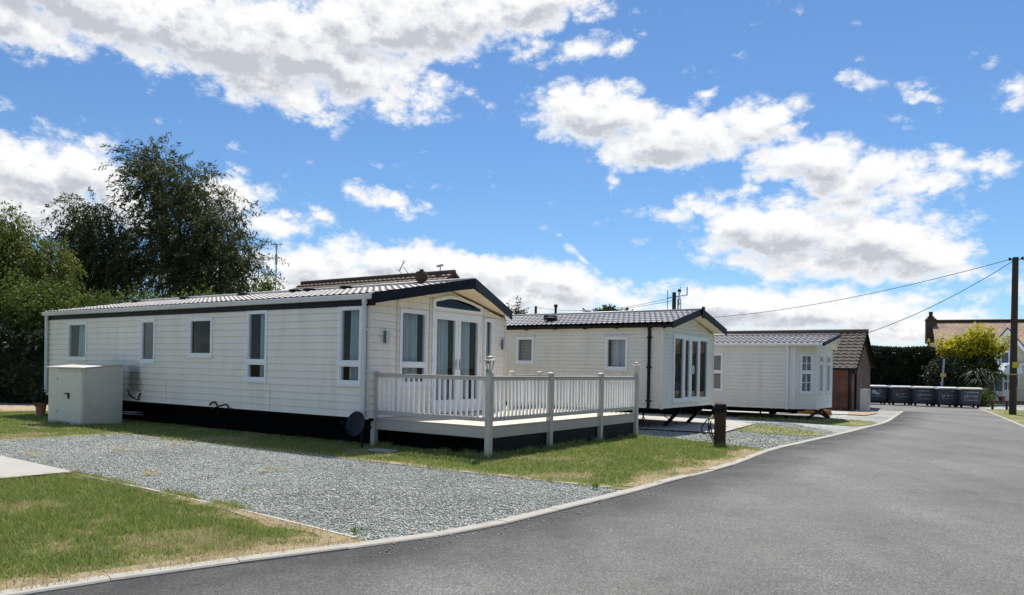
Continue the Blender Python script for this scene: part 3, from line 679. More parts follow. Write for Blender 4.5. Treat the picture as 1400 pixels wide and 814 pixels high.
def patiodoor(parent, F, a0, a1, z0, z1):
    mb = MB(); ring(mb, F, a0, a1, z0, z1, .06, -.07, .03); o = mb.build('patio_door', M['pvc'], parent)
    mid = (a0+a1)/2
    for k, (b0, b1) in enumerate(((a0+.06, mid-.004), (mid+.004, a1-.06))):
        m2 = MB(); w = .095
        fbox(m2, F, b0, b0+w, z0+.06, z1-.06, -.05, .02); fbox(m2, F, b1-w, b1, z0+.06, z1-.06, -.05, .02)
        fbox(m2, F, b0+w, b1-w, z0+.06, z0+.22, -.05, .02); fbox(m2, F, b0+w, b1-w, z1-.06-w, z1-.06, -.05, .02)
        m2.build('door_leaf', M['pvc'], o)
        p = MB(); p.quad(F(b0+w-.01, z0+.21, -.02), F(b1-w+.01, z0+.21, -.02), F(b1-w+.01, z1-.05-w, -.02), F(b0+w-.01, z1-.05-w, -.02)); p.build('pane', M['glass'], o)
        drape(F, b0+w, b1-w-(.05 if k else .09), z0+.1, z1-.1, -.17, .065, .17, 20+k).build('curtain', M['curtain'], o, smooth=True)
        h = MB(); s = b1-.055 if k == 0 else b0+.055
        fbox(h, F, s-.014, s+.014, 1.55, 1.78, .02, .032); h.bar(F(s, 1.68, .05), F(s-(.11 if k == 0 else -.11), 1.68, .05), .018); h.bar(F(s, 1.68, .02), F(s, 1.68, .055), .018)
        h.build('handle', M['steel'], o)
    h = MB()
    for b in (a0+.03, a1-.03):
        for z in (z0+.35, z0+1.1, z1-.3): h = MB(); fbox(h, F, b-.018, b+.018, z-.05, z+.05, .03, .046); h.build('hinge', M['pvc'], o)
    s = MB(); fbox(s, F, a0-.02, a1+.02, z0-.05, z0, 0, .06); s.build('threshold', M['pvc'], o)
patiodoor(c1, FG, *gabw[1])
# shallow arched light over the doors
arch_out = [(1.86, 2.84), (3.65, 2.84), (3.65, 3.01), (3.25, 3.10), (2.75, 3.175), (2.40, 3.175), (1.86, 3.06)]
cx_, cz_ = 2.7, 2.97
arch_in = [(1.95, 2.905), (3.56, 2.905), (3.56, 2.965), (3.22, 3.045), (2.74, 3.11), (2.42, 3.11), (1.95, 3.01)]
mb = MB(); n = len(arch_out)
for i in range(n):
    j = (i+1) % n; a, b, c, d = arch_out[i], arch_out[j], arch_in[j], arch_in[i]
    mb.hexa([FG(*a, .017), FG(*b, .017), FG(*c, .017), FG(*d, .017)], [FG(*a, .055), FG(*b, .055), FG(*c, .055), FG(*d, .055)])
ao = mb.build('window', M['pvc'], c1, label='shallow arched fanlight window above the patio doors')
mb = MB(); mb.poly([FG(*p, .03) for p in arch_in]); mb.build('pane', M['tint'], ao)
mb = MB(); mb.poly([FG(*p, .022) for p in arch_in]); mb.build('blind', M['under'], ao)
# corner posts and vertical joint strips
for b_ in ((-.02, .03, -.03, .02), (-.02, .03, W1-.03, W1+.03), (-L1-.03, -L1+.05, -.03, .03)):
    mb = MB(); mb.box(*b_, ZB-.02, 2.80); mb.build('corner_trim', M['cream_trim'], c1)
for s in (.80, 1.80, 3.705): mb = MB(); fbox(mb, FG, s-.025, s+.025, ZB, 2.80+.4*min(s/APX, (W1-s)/(W1-APX))*.9, .014, .026); mb.build('joint_strip', M['cream_trim'], c1)
for u in (1.92+1.0, 6.9): mb = MB(); fbox(mb, FL, u-.006, u+.006, ZB, 1.20, .012, .018); mb.build('joint_strip', M['cream_trim'], c1)
# roof
mb = MB(); tileroof(mb, -L1-.06, .18, -.10, ZE, APX, ZA, xe=(-L1-.06, .64)); ro = mb.build('roof', M['tile1'], c1, smooth=False)
mb = MB(); tileroof(mb, -L1-.06, .10, W1+.1, ZE, APX, ZA, xe=(-L1-.06, .64)); mb.build('roof_slope', M['tile1'], ro)
mb = MB(); mb.tube([(-L1-.08, APX, ZA+.03), (.66, APX, ZA+.03)], .07, 10); mb.build('ridge_cap', M['tile1'], ro, smooth=True)
mb = MB()
mb.quad((-L1, -.05, ZE-.09), (.2, -.10, ZE-.10), (.64, APX, ZA-.15), (-L1, APX, ZA-.15)); mb.quad((-L1, W1+.05, ZE-.09), (.1, W1+.1, ZE-.1), (.64, APX, ZA-.15), (-L1, APX, ZA-.15))
mb.build('soffit', M['soffit'], c1)
mb = MB(); up = (0, 0, .205)
def boards(parent, m, name, up, *runs):
    o = None
    for p0, p1 in runs:
        mb = MB(); mb.beam(p0, p1, up, (.03, 0, 0)); o = mb.build(name, m, parent)
    return o
boards(c1, M['dark'], 'bargeboard', up, ((.21, -.13, ZE+.035), (.67, APX, ZA+.075)), ((.67, APX, ZA+.075), (.11, W1+.12, ZE+.035)), ((-L1-.1, -.13, ZE+.035), (-L1-.1, APX, ZA+.075)), ((-L1-.1, APX, ZA+.075), (-L1-.1, W1+.12, ZE+.035)))
mb = MB(); mb.box(-L1, .19, -.035, -.005, 2.765, 2.885); mb.build('fascia', M['dark'], c1)
mb = MB(); mb.hexa([(-L1-.12, -.13, 2.885), (.2, -.13, 2.885), (.2, -.036, 2.885), (-L1-.12, -.036, 2.885)], [(-L1-.12, -.155, 2.985), (.2, -.155, 2.985), (.2, -.036, 2.985), (-L1-.12, -.036, 2.985)])
gu = mb.build('gutter', M['gutter'], c1, bevel=.012)
for u in (.03, L1-.07):
    mb = MB(); mb.tube([(-u, -.09, 2.90), (-u, -.075, ZB-.05+.1)], .042, 12); mb.tube([(-u, -.085, 2.89), (-u, -.08, 2.80)], .055, 12)
    for z in (.75, 1.5, 2.3): mb.box(-u-.06, -u+.06, -.07, -.015, z-.02, z+.02)
    mb.build('downpipe', M['gutter'], c1, smooth=False)
for u in (12.4, 9.8, 7.04, 4.92, 4.36, 3.04):
    mb = MB(); z = ZA-.05; mb.lathe((-u, APX-.25, z), [(.10, -.02), (.12, .06), (.17, .065), (.16, .10), (.08, .12)], 14); mb.build('roof_vent', M['black'], c1, smooth=False)
mb = MB(); mb.lathe((-.82, APX-.05, ZA), [(.09, 0), (.10, .10), (.135, .11), (.145, .25), (.12, .30), (.05, .31), (.05, .35), (.02, .36)], 14); mb.build('flue_cowl', M['pole'], c1)
for s in (.45, 4.50):
    b = MB(); fbox(b, FG, s-.05, s+.05, 2.06, 2.30, .012, .045); b.bar(FG(s, 2.12, .04), FG(s, 2.12, .09), .03); w0 = b.build('wall_lamp', M['steel'], c1)
    b = MB(); b.tube([FG(s, 2.04, .11), FG(s, 2.30, .11)], .05, 14); b.build('lamp_shade', M['gutter'], w0)
# service hoses hanging below the floor
for pts in ([(5.05, .62), (4.85, .70), (4.75, .55), (4.7, .42)], [(4.95, .52), (4.65, .62), (4.45, .66), (4.3, .58), (4.2, .57)], [(8.6, .85), (8.4, .70), (8.2, .62), (8.05, .66), (8.0, .8)]):
    P = catmull(pts, 6); mb = MB(); mb.tube([(-u, -.04-.03*math.sin(i*.4), z) for i, (u, z) in enumerate(P)], .018, 8); mb.build('hose', M['black'], c1, smooth=True)
for k in range(2):
    mb = MB(); mb.tube([(-8.75, -.30, .33-.05*k), (-8.5, -.22, .31-.05*k), (-8.3, .2, .28-.06*k)], .010, 8); mb.build('waste_pipe', M['gutter'], c1, smooth=True)
# ================================================================== decked veranda
DC = Vector((-.39, 13.03))                      # near outer corner
dk = thing('veranda_deck', (DC.x, DC.y, 0), 'raised veranda deck with mauve grey rails and white balusters in front of the nearest caravan', 'deck', ARZ)
DW, DL = 6.05, 2.78                            # along y, along -x
RT, RB = 1.457, .655
mb = MB()
y = .03
while y < DW-.05: mb.box(-DL, -.012, y, y+.138, .545, .572); y += .144
mb.build('deck_floor', mat('cream deck board', (.66, .57, .45), .6, .08, 3, .1, 40, dirt=(.40, .35, .28), dscale=2, damt=.5), dk)
def post(x, y, cap=True, h=1.50):
    mb = MB(); mb.box(x-.054, x+.054, y-.054, y+.054, .0, h); o = mb.build('post', M['rail'], dk, bevel=.006)
    if cap:
        c = MB(); c.box(x-.064, x+.064, y-.064, y+.064, h, h+.02)
        c.add([(x-.06, y-.06, h+.02), (x+.06, y-.06, h+.02), (x+.06, y+.06, h+.02), (x-.06, y+.06, h+.02), (x, y, h+.05)], [(0, 1, 4), (1, 2, 4), (2, 3, 4), (3, 0, 4)])
        c.build('post_cap', M['rail'], o)
    return o
def postlamp(o, x, y, z):
    mb = MB(); mb.lathe((x, y, z), [(.058, 0), (.058, .018), (.032, .025), (.030, .06), (.04, .075)], 12)
    for k in range(6):
        a = k*math.pi/3; mb.bar((x+.042*math.cos(a), y+.042*math.sin(a), z+.07), (x+.082*math.cos(a), y+.082*math.sin(a), z+.225), .012)
    mb.lathe((x, y, z+.222), [(.098, 0), (.102, .012), (.066, .045), (.06, .075), (.02, .095), (.016, .12), (.004, .135)], 12)
    l = mb.build('lamp', M['lampbody'], o)
posts = {}
corner = post(0, 0, False); postlamp(corner, 0, 0, 1.50)
post(0, 2.05); post(0, 4.2); pe = post(0, DW, False); postlamp(pe, 0, DW, 1.50)
post(-DL, 0, True, 1.47); post(-DL, DW); post(-DL, 4.75)
def railrun(a, b):
    a, b = Vector((*a, 0)), Vector((*b, 0)); d = (b-a).normalized(); n = Vector((-d.y, d.x, 0)); a = a+d*.054; b = b-d*.054
    for z0, z1, w in ((RT-.075, RT-.022, .026), (RT-.022, RT, .042), (RB, RB+.075, .026)):
        mb = MB(); e = .004 if w > .03 else 0
        mb.hexa([a-n*w+Vector((0, 0, z0)), b-n*w+Vector((0, 0, z0)), b+n*w+Vector((0, 0, z0)), a+n*w+Vector((0, 0, z0))], [a-n*w+Vector((0, 0, z1)), b-n*w+Vector((0, 0, z1)), b+n*w+Vector((0, 0, z1)), a+n*w+Vector((0, 0, z1))])
        mb.build('handrail' if w > .03 else 'rail', M['rail'], dk, bevel=.005)
    ln = (b-a).length; k = round(ln/.125)
    for i in range(k):
        p = a+d*((i+.5)*ln/k); o = bpy.data.objects.new('baluster', balmesh); COL.objects.link(o); o.parent = dk; o.location = (p.x, p.y, 0)
mb = MB(); mb.box(-.019, .019, -.019, .019, RB+.075, RT-.075); tmp = mb.build('baluster', M['balus'], dk, bevel=.004); balmesh = tmp.data; bpy.data.objects.remove(tmp)
railrun((-DL, 0), (0, 0)); railrun((0, 0), (0, 2.05)); railrun((0, 2.05), (0, 4.2)); railrun((0, 4.2), (0, DW)); railrun((0, DW), (-DL, DW)); railrun((-DL, DW), (-DL, 4.75))
mb = MB(); mb.box(-.012, .012, .054, DW-.054, .36, .548); mb.box(-DL+.054, -.054, -.012, .012, .36, .548); mb.box(-DL, -.054, DW-.012, DW+.012, .36, .548)
mb.box(-.02, .02, .054, DW-.054, .5485, .575); mb.box(-DL+.054, -.054, -.02, .02, .5485, .575); mb.build('fascia_board', M['fascia'], dk, bevel=.004)
for (x0, x1, y0, y1) in ((-.05, -.03, .06, 1.99), (-.05, -.03, 2.11, 4.14), (-.05, -.03, 4.26, DW-.06)):
    mb = MB()
    for k in range(3): mb.box(x0, x1, y0, y1, .01+k*.119, .126+k*.119)
    mb.build('skirting_panel', M['skirt'], dk)
mb = MB(); mb.box(-DL+.06, -.06, .30, .33, .01, .36); mb.build('skirting_panel', M['under'], dk)  # dark panel stands in for the shade of the open deck side
mb = MB(); mb.box(-DL, -.06, DW-.05, DW-.03, .01, .36); mb.build('skirting_panel', M['under'], dk)
for x in (-.5, -1.1, -1.7, -2.3): mb = MB(); mb.box(x-.025, x+.025, .05, DW-.05, .40, .545); mb.build('joist', M['timber'], dk)
# ================================================================== things beside the nearest caravan
sd = thing('satellite_dish', (-2.93, 13.98, .03), 'dark slate round satellite dish low down beside the downpipe and deck corner', 'satellite dish', R(-18))
mb = MB(); c = Vector((0, 0, .475)); nrm = Vector((-.25, -.93, .22)).normalized(); a = nrm.cross(Vector((0, 0, 1))).normalized(); b = a.cross(nrm)
rings = [(0, .0), (.08, .006), (.16, .022), (.225, .045), (.24, .05), (.236, .038), (.16, .006), (.0, -.014)]; o0 = len(mb.v)
for r_, h_ in rings:
    for j in range(28): t = j*6.2832/28; mb.v.append(tuple(c-nrm*.05+nrm*h_+a*(r_*math.cos(t))+b*(r_*math.sin(t))))
for i in range(len(rings)-1):
    for j in range(28): p = i*28+j; q = i*28+(j+1) % 28; mb.f.append((p, q, q+28, p+28))
mb.build('reflector', M['dish'], sd, smooth=True)
mb = MB(); mb.tube([c-b*.2, c-b*.16+nrm*.16, c+nrm*.33-b*.05], .011, 8); mb.tube([c+nrm*.30-b*.06, c+nrm*.37-b*.03], .026, 10); mb.build('feed_arm', M['black'], sd)
mb = MB(); mb.tube([c-nrm*.08, c-nrm*.16+a*-.02], .03); mb.tube([(.06, .16, 0), (.06, .16, .62)], .022, 10); mb.bar((.06, .16, .46), (.0, .08, .46), .05); mb.bar((.06, .16, .40), (.25, .17, .40), .04)
mb.build('bracket', M['black'], sd)
mb = MB(); mb.box(-.25, .25, -.14, .14, 0, .035)
tag(mb.build('utility_cover', M['concrete'], None, bevel=.006), 'flat grey green utility cover in the grass by the deck', 'drain cover'); o = bpy.context.scene.objects['utility_cover']; o.location = (-2.35, 13.62, .03); o.rotation_euler.z = ARZ
# gas locker
s0 = Vector((-10.35, 17.93)); s1 = Vector((-11.6, 18.6)); s2 = Vector((-10.05, 19.2))
rz = math.atan2(*( (s0-s1).yx )); fw = (s0-s1).length; sdv = 1.03
sh = thing('gas_locker', (s1.x, s1.y, 0), 'cream steel gas locker with a black lever handle standing against the nearest caravan', 'locker', rz)
ang = rz; right = Vector((math.cos(ang), math.sin(ang))); back = Vector((-right.y, right.x))
zf, zr = 1.405, 1.50
mb = MB(); mb.hexa([(0, 0, .02), (fw, 0, .02), (fw, sdv, .02), (0, sdv, .02)], [(0, 0, zf), (fw, 0, zf), (fw, sdv, zr), (0, sdv, zr)]); mb.build('wall', M['shed'], sh, bevel=.006)
mb = MB(); mb.hexa([(-.05, -.05, zf), (fw+.03, -.05, zf), (fw+.03, sdv+.0, zr+.002), (-.05, sdv, zr+.002)], [(-.05, -.05, zf+.03), (fw+.03, -.05, zf+.03), (fw+.03, sdv, zr+.032), (-.05, sdv, zr+.032)]); mb.build('roof', M['shed'], sh, bevel=.006)
mb = MB(); mb.box(.40, fw-.03, -.018, -.001, .09, zf-.07); mb.box(.40, fw-.03, -.024, -.018, .09, .13); mb.box(.385, fw-.02, -.05, -.001, zf-.065, zf-.035); dr = mb.build('door', M['shed'], sh, bevel=.004)
mb = MB(); mb.box(.395+.47, .395+.51, -.045, -.019, .66, .80); mb.bar((.885, -.06, .78), (.77, -.06, .78), .028); mb.bar((.885, -.02, .78), (.885, -.065, .78), .03); mb.build('handle', M['black'], dr)
mb = MB(); mb.box(.40, .412, -.03, -.018, .3, .36); mb.box(.40, .412, -.03, -.018, 1.1, 1.16); mb.build('hinge', M['steel'], dr)
# planted pot by the far end
pt = thing('flower_pot', (-13.05, 20.6, .03), 'terracotta pot of dark foliage behind the gas locker at the caravan end', 'plant pot'); pt.scale = (.8, .8, .95)
mb = MB(); mb.lathe((0, 0, 0), [(.13, 0), (.17, .34), (.19, .34), (.19, .40), (.16, .40), (.15, .36)], 16); mb.build('pot', M['terracotta'], pt)
def leafcloud(name, C, size, m, parent=None, dirs=None, asp=.5, rnd=None, curl=.0):
    n = len(C); d = NR.randn(n, 3) if dirs is None else dirs+NR.randn(n, 3)*.45
    d /= np.linalg.norm(d, axis=1)[:, None]+1e-9; e = np.cross(d, NR.randn(n, 3)); e /= np.linalg.norm(e, axis=1)[:, None]+1e-9
    s = (size*(.6+.8*NR.rand(n)))[:, None]
    V = np.empty((n, 4, 3)); nn = np.cross(d, e)
    V[:, 0] = C; V[:, 1] = C+d*s*.5+e*s*asp*.5+nn*s*.08; V[:, 2] = C+d*s; V[:, 3] = C+d*s*.5-e*s*asp*.5+nn*s*.08
    r = NR.rand(n) if rnd is None else rnd
    return fast(name, V.reshape(-1, 3), np.arange(4*n).reshape(-1, 4), m, parent, np.repeat(r, 4))
leafcloud('plant', np.c_[NR.randn(220)*.08, NR.randn(220)*.08, .42+np.abs(NR.randn(220))*.14], .16, M['leaf_dark'], pt)
# ================================================================== second caravan
B1 = Vector((-.818, .575)); B2 = Vector((.575, .818)); BO = Vector((4.0, 19.8)); BRZ = math.atan2(-.575, .818)
L2, W2, AP2 = 9.6, 3.82, 1.91
c2 = thing('static_caravan', (BO.x, BO.y, 0), 'stone coloured static caravan on slanted legs with black downpipe and glazed end doors', 'caravan', BRZ, 'static caravans along the drive')
FL2 = Face((0, 0), (-1, 0), (0, -1)); FG2 = Face((0, 0), (0, 1), (1, 0))
lw2 = [(1.0, 1.71, 1.62, 2.54), (4.09, 4.74, 1.76, 2.56)]; gw2 = [(.70, 3.36, .74, 2.63)]
zb2, ze2 = .60, 2.85
za2 = 3.33
mb = MB(); siding(mb, (0, 0), (-1, 0), (0, -1), 0, L2, zb2, ze2-.05, .105, lw2, lip=.017); mb.build('wall', M['siding2'], c2)
def gl2(z):
    if z < 2.72: return 0, W2
    k = (z-2.72)/(3.2-2.72); return AP2*k, W2-(W2-AP2)*k
mb = MB(); siding(mb, (0, 0), (0, 1), (1, 0), 0, W2, zb2, 3.18, .105, gw2, (gl2, (2.72,)), lip=.012); mb.build('wall', M['siding2'], c2)
mb = MB(); siding(mb, (-L2, 0), (0, 1), (-1, 0), 0, W2, zb2, 3.18, .105, (), (gl2, (2.72,)), lip=.012); siding(mb, (0, W2), (-1, 0), (0, 1), 0, L2, zb2, ze2-.05, .105, lip=.012); mb.build('wall', M['siding2'], c2)
interior(c2, L2, W2, zb2+.04, 2.7, (-4.4, -7))
for b_ in ((-.03, .025, -.025, .03), (-.03, .025, W2-.03, W2+.025)): mb = MB(); mb.box(*b_, zb2-.02, 2.74); mb.build('corner_trim', M['siding2'], c2)
window(c2, FL2, *lw2[0], curtain=('net', (0, .93)), seed=31, hood=True); window(c2, FL2, *lw2[1], curtain=('blind',), seed=32, hood=True)
mb = MB(); F = FG2; a0, a1, z0, z1 = gw2[0]; ring(mb, F, a0, a1, z0, z1, .07, -.07, .035)
gd = mb.build('glazed_end_doors', M['pvc'], c2)
xs = [a0+.07, 1.46, 1.96, 2.62, a1-.07]
for k in range(4):
    m2 = MB(); b0, b1 = xs[k]+(.03 if k else 0), xs[k+1]-(.03 if k < 3 else 0); w = .07 if k in (1, 2) else .045
    ring(m2, F, b0, b1, z0+.07, z1-.07, w, -.05, .024); lf = m2.build('door_leaf' if k in (1, 2) else 'side_light', M['pvc'], gd)
    p = MB(); p.quad(F(b0+w, z0+.07+w, -.018), F(b1-w, z0+.07+w, -.018), F(b1-w, z1-.07-w, -.018), F(b0+w, z1-.07-w, -.018)); p.build('pane', M['tint'], gd)
    h = MB(); fbox(h, F, b0+w, b1-w, 1.95, 1.985, -.2, -.17); h.build('interior_rail', M['net'], gd)
for x in xs[1:4]:
    m2 = MB(); fbox(m2, F, x-.029, x+.029, z0+.07, z1-.07, -.05, .028); m2.build('mullion', M['pvc'], gd)
m2 = MB(); fbox(m2, F, .86, 1.02, 1.45, 1.80, -.03, -.022); m2.build('notice', M['paper'], gd)
m2 = MB(); fbox(m2, F, .88, 1.30, 1.05, 1.32, -.03, -.022); m2.build('poster', M['poster'], gd)
m2 = MB(); P = [F(2.10+.055*math.cos(t*.5236), 1.66+.11*math.sin(t*.5236), .045) for t in range(13)]; m2.tube(P, .017, 8, False); m2.build('handle', M['pvc'], gd, smooth=True)
mb = MB(); tileroof(mb, -L2-.06, .32, -.14, ze2+.02, AP2, za2, wave=.165, row=.36, amp=.024); r2 = mb.build('roof', M['tile2'], c2)
mb = MB(); tileroof(mb, -L2-.06, .32, W2+.14, ze2+.02, AP2, za2, wave=.165, row=.36, amp=.024); mb.build('roof_slope', M['tile2'], r2)
mb = MB(); mb.tube([(-L2-.08, AP2, za2+.03), (.34, AP2, za2+.03)], .055, 10); mb.build('ridge_cap', M['tile2'], r2, smooth=True)
mb = MB(); mb.quad((-L2, -.13, ze2-.07), (.34, -.13, ze2-.07), (.34, AP2, za2-.13), (-L2, AP2, za2-.13)); mb.quad((-L2, W2+.13, ze2-.07), (.34, W2+.13, ze2-.07), (.34, AP2, za2-.13), (-L2, AP2, za2-.13)); mb.build('soffit', M['soffit'], c2)
mb = MB(); up = (0, 0, .19)
bb = boards(c2, M['dark'], 'bargeboard', up, ((-L2-.1, -.17, ze2+.075), (-L2-.1, AP2, za2+.085)), ((-L2-.1, AP2, za2+.085), (-L2-.1, W2+.17, ze2+.075)), ((.34, -.17, ze2+.075), (.34, AP2, za2+.085)), ((.34, AP2, za2+.085), (.34, W2+.17, ze2+.075)))
mb = MB(); mb.hexa([(.375, AP2-.10, za2-.20), (.41, AP2-.10, za2-.20), (.41, AP2+.10, za2-.20), (.375, AP2+.10, za2-.20)], [(.375, AP2-.09, za2+.13), (.41, AP2-.09, za2+.13), (.41, AP2+.09, za2+.13), (.375, AP2+.09, za2+.13)]); mb.build('finial', M['black'], bb, bevel=.01)
mb = MB(); mb.tube([(-L2-.05, -.13, ze2-.035), (.33, -.13, ze2-.035)], .05, 10)
for u in range(0, 10): mb.box(-u*1.0-.35, -u*1.0-.30, -.18, -.03, ze2-.10, ze2-.02)
mb.build('gutter', M['black'], c2)
mb = MB(); mb.tube([(-.36, -.11, ze2-.04), (-.36, -.05, ze2-.16), (-.36, -.05, zb2-.02)], .042, 10)
for z in (.8, 1.7, 2.5): mb.box(-.43, -.29, -.07, .0, z-.02, z+.02)
mb.build('downpipe', M['black'], c2)
for u, w in ((4.15, .95), (3.85, .5)):
    mb = MB(); z = ze2+.02+(za2-ze2)*(w+.14)/(AP2+.14); mb.lathe((-u, w, z), [(.10, -.03), (.12, .07), (.22, .075), (.20, .13), (.08, .16)], 14); mb.build('roof_vent', M['black'], c2)
mb = MB(); mb.tube([(-4.55, AP2, za2), (-4.55, AP2, za2+.28)], .04, 10); mb.tube([(-4.55, AP2, za2+.27), (-4.55, AP2, za2+.36)], .06, 10); mb.build('flue_cowl', M['black'], c2)
mb = MB(); mb.box(-L2, 0, 0, W2, zb2-.06, zb2); mb.box(-L2+.2, -.1, .95, 1.05, .40, zb2-.06); mb.box(-L2+.2, -.1, W2-1.05, W2-.95, .40, zb2-.06); mb.box(-.25, -.15, .1, W2-.1, .46, zb2-.06)
mb.build('chassis', M['under'], c2)
for w in (1.45, 3.15):
    mb = MB(); mb.bar((-.05, w, zb2-.06), (-.52, w, .05), .055, .09); mb.box(-.6, -.44, w-.07, w+.07, .045, .06); mb.build('leg', M['black'], c2)
for u, w in ((.75, .5), (2.9, .5), (6.5, .5), (5.0, 3.4)):
    mb = MB(); mb.tube([(-u, w, .30), (-u, w, zb2-.06)], .022, 8)
    for k in range(4):
        t = k*math.pi/2+.4; mb.bar((-u+.16*math.cos(t), w+.16*math.sin(t), .05), (-u, w, .34), .022)
    mb.build('corner_steady', M['black'], c2)
for u in (5.2, 6.1):
    for w in (.9, W2-.9):
        mb = MB(); mb.tube([(-u, w-.09, .33), (-u, w+.09, .33)], .28, 16); mb.build('wheel', M['black'], c2)
mb = MB(); mb.tube([(-.3, .9, .55), (-.6, 1.6, .3), (-.5, 2.3, .06)], .012, 6); mb.tube([(-1.9, -.05, .62), (-1.8, -.2, .3), (-1.5, -.3, .05)], .012, 6); mb.build('cable', M['black'], c2)
# ================================================================== third caravan
CO = Vector((9.7, 25.5)); C1d = Vector((-.87, .49)); CRZ = math.atan2(-.49, .87)
L3, W3, AP3 = 10.5, 3.45, 1.75
zb3, ze3, za3 = .385, 2.62, 2.98
c3 = thing('static_caravan', (CO.x, CO.y, 0), 'off white static caravan with an angled bay window end and white downpipe', 'caravan', CRZ, 'static caravans along the drive')
FL3 = Face((0, 0), (-1, 0), (0, -1))
w3 = [(2.42, 3.1, .93, 2.29)]
mb = MB(); siding(mb, (0, 0), (-1, 0), (0, -1), 0, L3, zb3, ze3-.03, .125, w3, lip=.018); mb.build('wall', M['siding3'], c3)
window(c3, FL3, *w3[0], curtain=('blind',), transom=1.62, seed=41)
bayp = [(0, 0), (.63, .63), (.90, 2.71), (0, W3)]
bw = [[(.22, .74, .92, 2.30)], [(.30, .83, .92, 2.30), (1.25, 1.80, .92, 2.30)], []]
mb = MB(); faces = []
for i in range(3):
    a, b = Vector(bayp[i]), Vector(bayp[i+1]); d = (b-a).normalized(); n = Vector((d.y, -d.x)); faces.append(Face(a, d, n))
    siding(mb, a, d, n, 0, (b-a).length, zb3, ze3-.03, .125, bw[i], lip=.013)
bay = mb.build('bay', M['siding3'], c3)
for p in bayp[:3]: mb = MB(); mb.tube([(p[0], p[1], zb3), (p[0], p[1], ze3-.03)], .022, 8); mb.build('corner_trim', M['pvc'], bay)
window(c3, faces[0], *bw[0][0], transom=1.66, bars=(2, 2), curtain=('c', (0, 1)), seed=42)
for k in (0, 1): window(c3, faces[1], *bw[1][k], transom=1.98, bars=(2, 1), curtain=('net', (0, .9)), seed=43+k)
mb = MB(); gx = [(-.0, 0), (0, W3)]
mb.add([(.01, 0, ze3-.05), (.01, W3, ze3-.05), (.01, AP3, za3-.06)], [(0, 1, 2)]); mb.add([(p[0], p[1], ze3-.035) for p in bayp], [(0, 1, 2, 3)]); mb.build('gable', M['siding3'], c3)
mb = MB(); siding(mb, (-L3, 0), (0, 1), (-1, 0), 0, W3, zb3, ze3-.03, .125); siding(mb, (0, W3), (-1, 0), (0, 1), 0, L3, zb3, ze3-.03, .125); mb.build('wall', M['siding3'], c3)
interior(c3, L3, W3, zb3+.04, 2.5, (-3, -6))
mb = MB(); tileroof(mb, -L3, .90, -.15, ze3, AP3, za3, wave=.19, row=.36, amp=.026, xe=(-L3, 1.22)); r3 = mb.build('roof', M['tile3'], c3)
mb = MB(); tileroof(mb, -L3, .90, W3+.15, ze3, AP3, za3, wave=.19, row=.36, amp=.026, xe=(-L3, 1.22)); mb.build('roof_slope', M['tile3'], r3)
mb = MB(); mb.tube([(-L3, AP3, za3+.03), (1.22, AP3, za3+.03)], .055, 10); mb.build('ridge_cap', M['tile3'], r3, smooth=True)
mb = MB(); mb.quad((-L3, -.14, ze3-.055), (.9, -.14, ze3-.055), (1.22, AP3, za3-.10), (-L3, AP3, za3-.10)); mb.quad((-L3, W3+.14, ze3-.055), (.9, W3+.14, ze3-.055), (1.22, AP3, za3-.10), (-L3, AP3, za3-.10)); mb.build('soffit', M['soffit'], c3)
mb = MB(); up = (0, 0, .13)
boards(c3, M['dark'], 'bargeboard', up, ((.92, -.18, ze3+.05), (1.25, AP3, za3+.07)), ((1.25, AP3, za3+.07), (.92, W3+.18, ze3+.05)))
up = (0, 0, .05); boards(c3, M['pvc'], 'barge_trim', up, ((.905, -.17, ze3-.082), (1.235, AP3, za3-.062)), ((1.235, AP3, za3-.062), (.905, W3+.17, ze3-.082)))
mb = MB(); mb.box(-L3, .9, -.22, -.145, ze3-.06, ze3+.02); mb.build('gutter', M['pvc'], c3, bevel=.01)
mb = MB(); mb.tube([(-.22, -.16, ze3-.05), (-.22, -.05, ze3-.16), (-.22, -.05, zb3-.02)], .045, 10); mb.build('downpipe', M['pvc'], c3)
mb = MB(); mb.box(-L3, 0, 0, W3, zb3-.05, zb3); mb.poly([(p[0], p[1], zb3-.01) for p in bayp]); mb.box(-L3+.2, 0, .8, .9, .2, zb3-.05); mb.box(-L3+.2, 0, W3-.9, W3-.8, .2, zb3-.05)
mb.build('chassis', M['under'], c3)
mb = MB(); mb.bar((.55, .9, zb3-.03), (.95, 1.3, .06), .05, .07); mb.bar((.55, 2.3, zb3-.03), (.95, 1.7, .06), .05, .07); mb.bar((.3, 1.1, .04), (.75, 1.5, zb3-.03), .05, .07); mb.build('drawbar', M['black'], c3)
for u in (1.2, 3.4, 5.6): 
    for w in (.5, 2.9):
        mb = MB(); mb.tube([(-u, w, .03), (-u, w, zb3-.05)], .03, 8); mb.box(-u-.12, -u+.12, w-.12, w+.12, .03, .10); mb.build('corner_steady', M['black'], c3)
ta, tb = Vector(G(1089, 567)), Vector(G(1137, 570)); tl_ = (tb-ta).length
pl = thing('timber_stack', (ta.x, ta.y, .03), 'low stack of orange brown boards lying under the end of the farthest caravan', 'timber stack', math.atan2(*(tb-ta).yx))
for k in range(3): mb = MB(); mb.box(.02*k, tl_-.02*k, -.06, .06, .01+.07*k, .075+.07*k); mb.build('board', M['insul'], pl, bevel=.006)
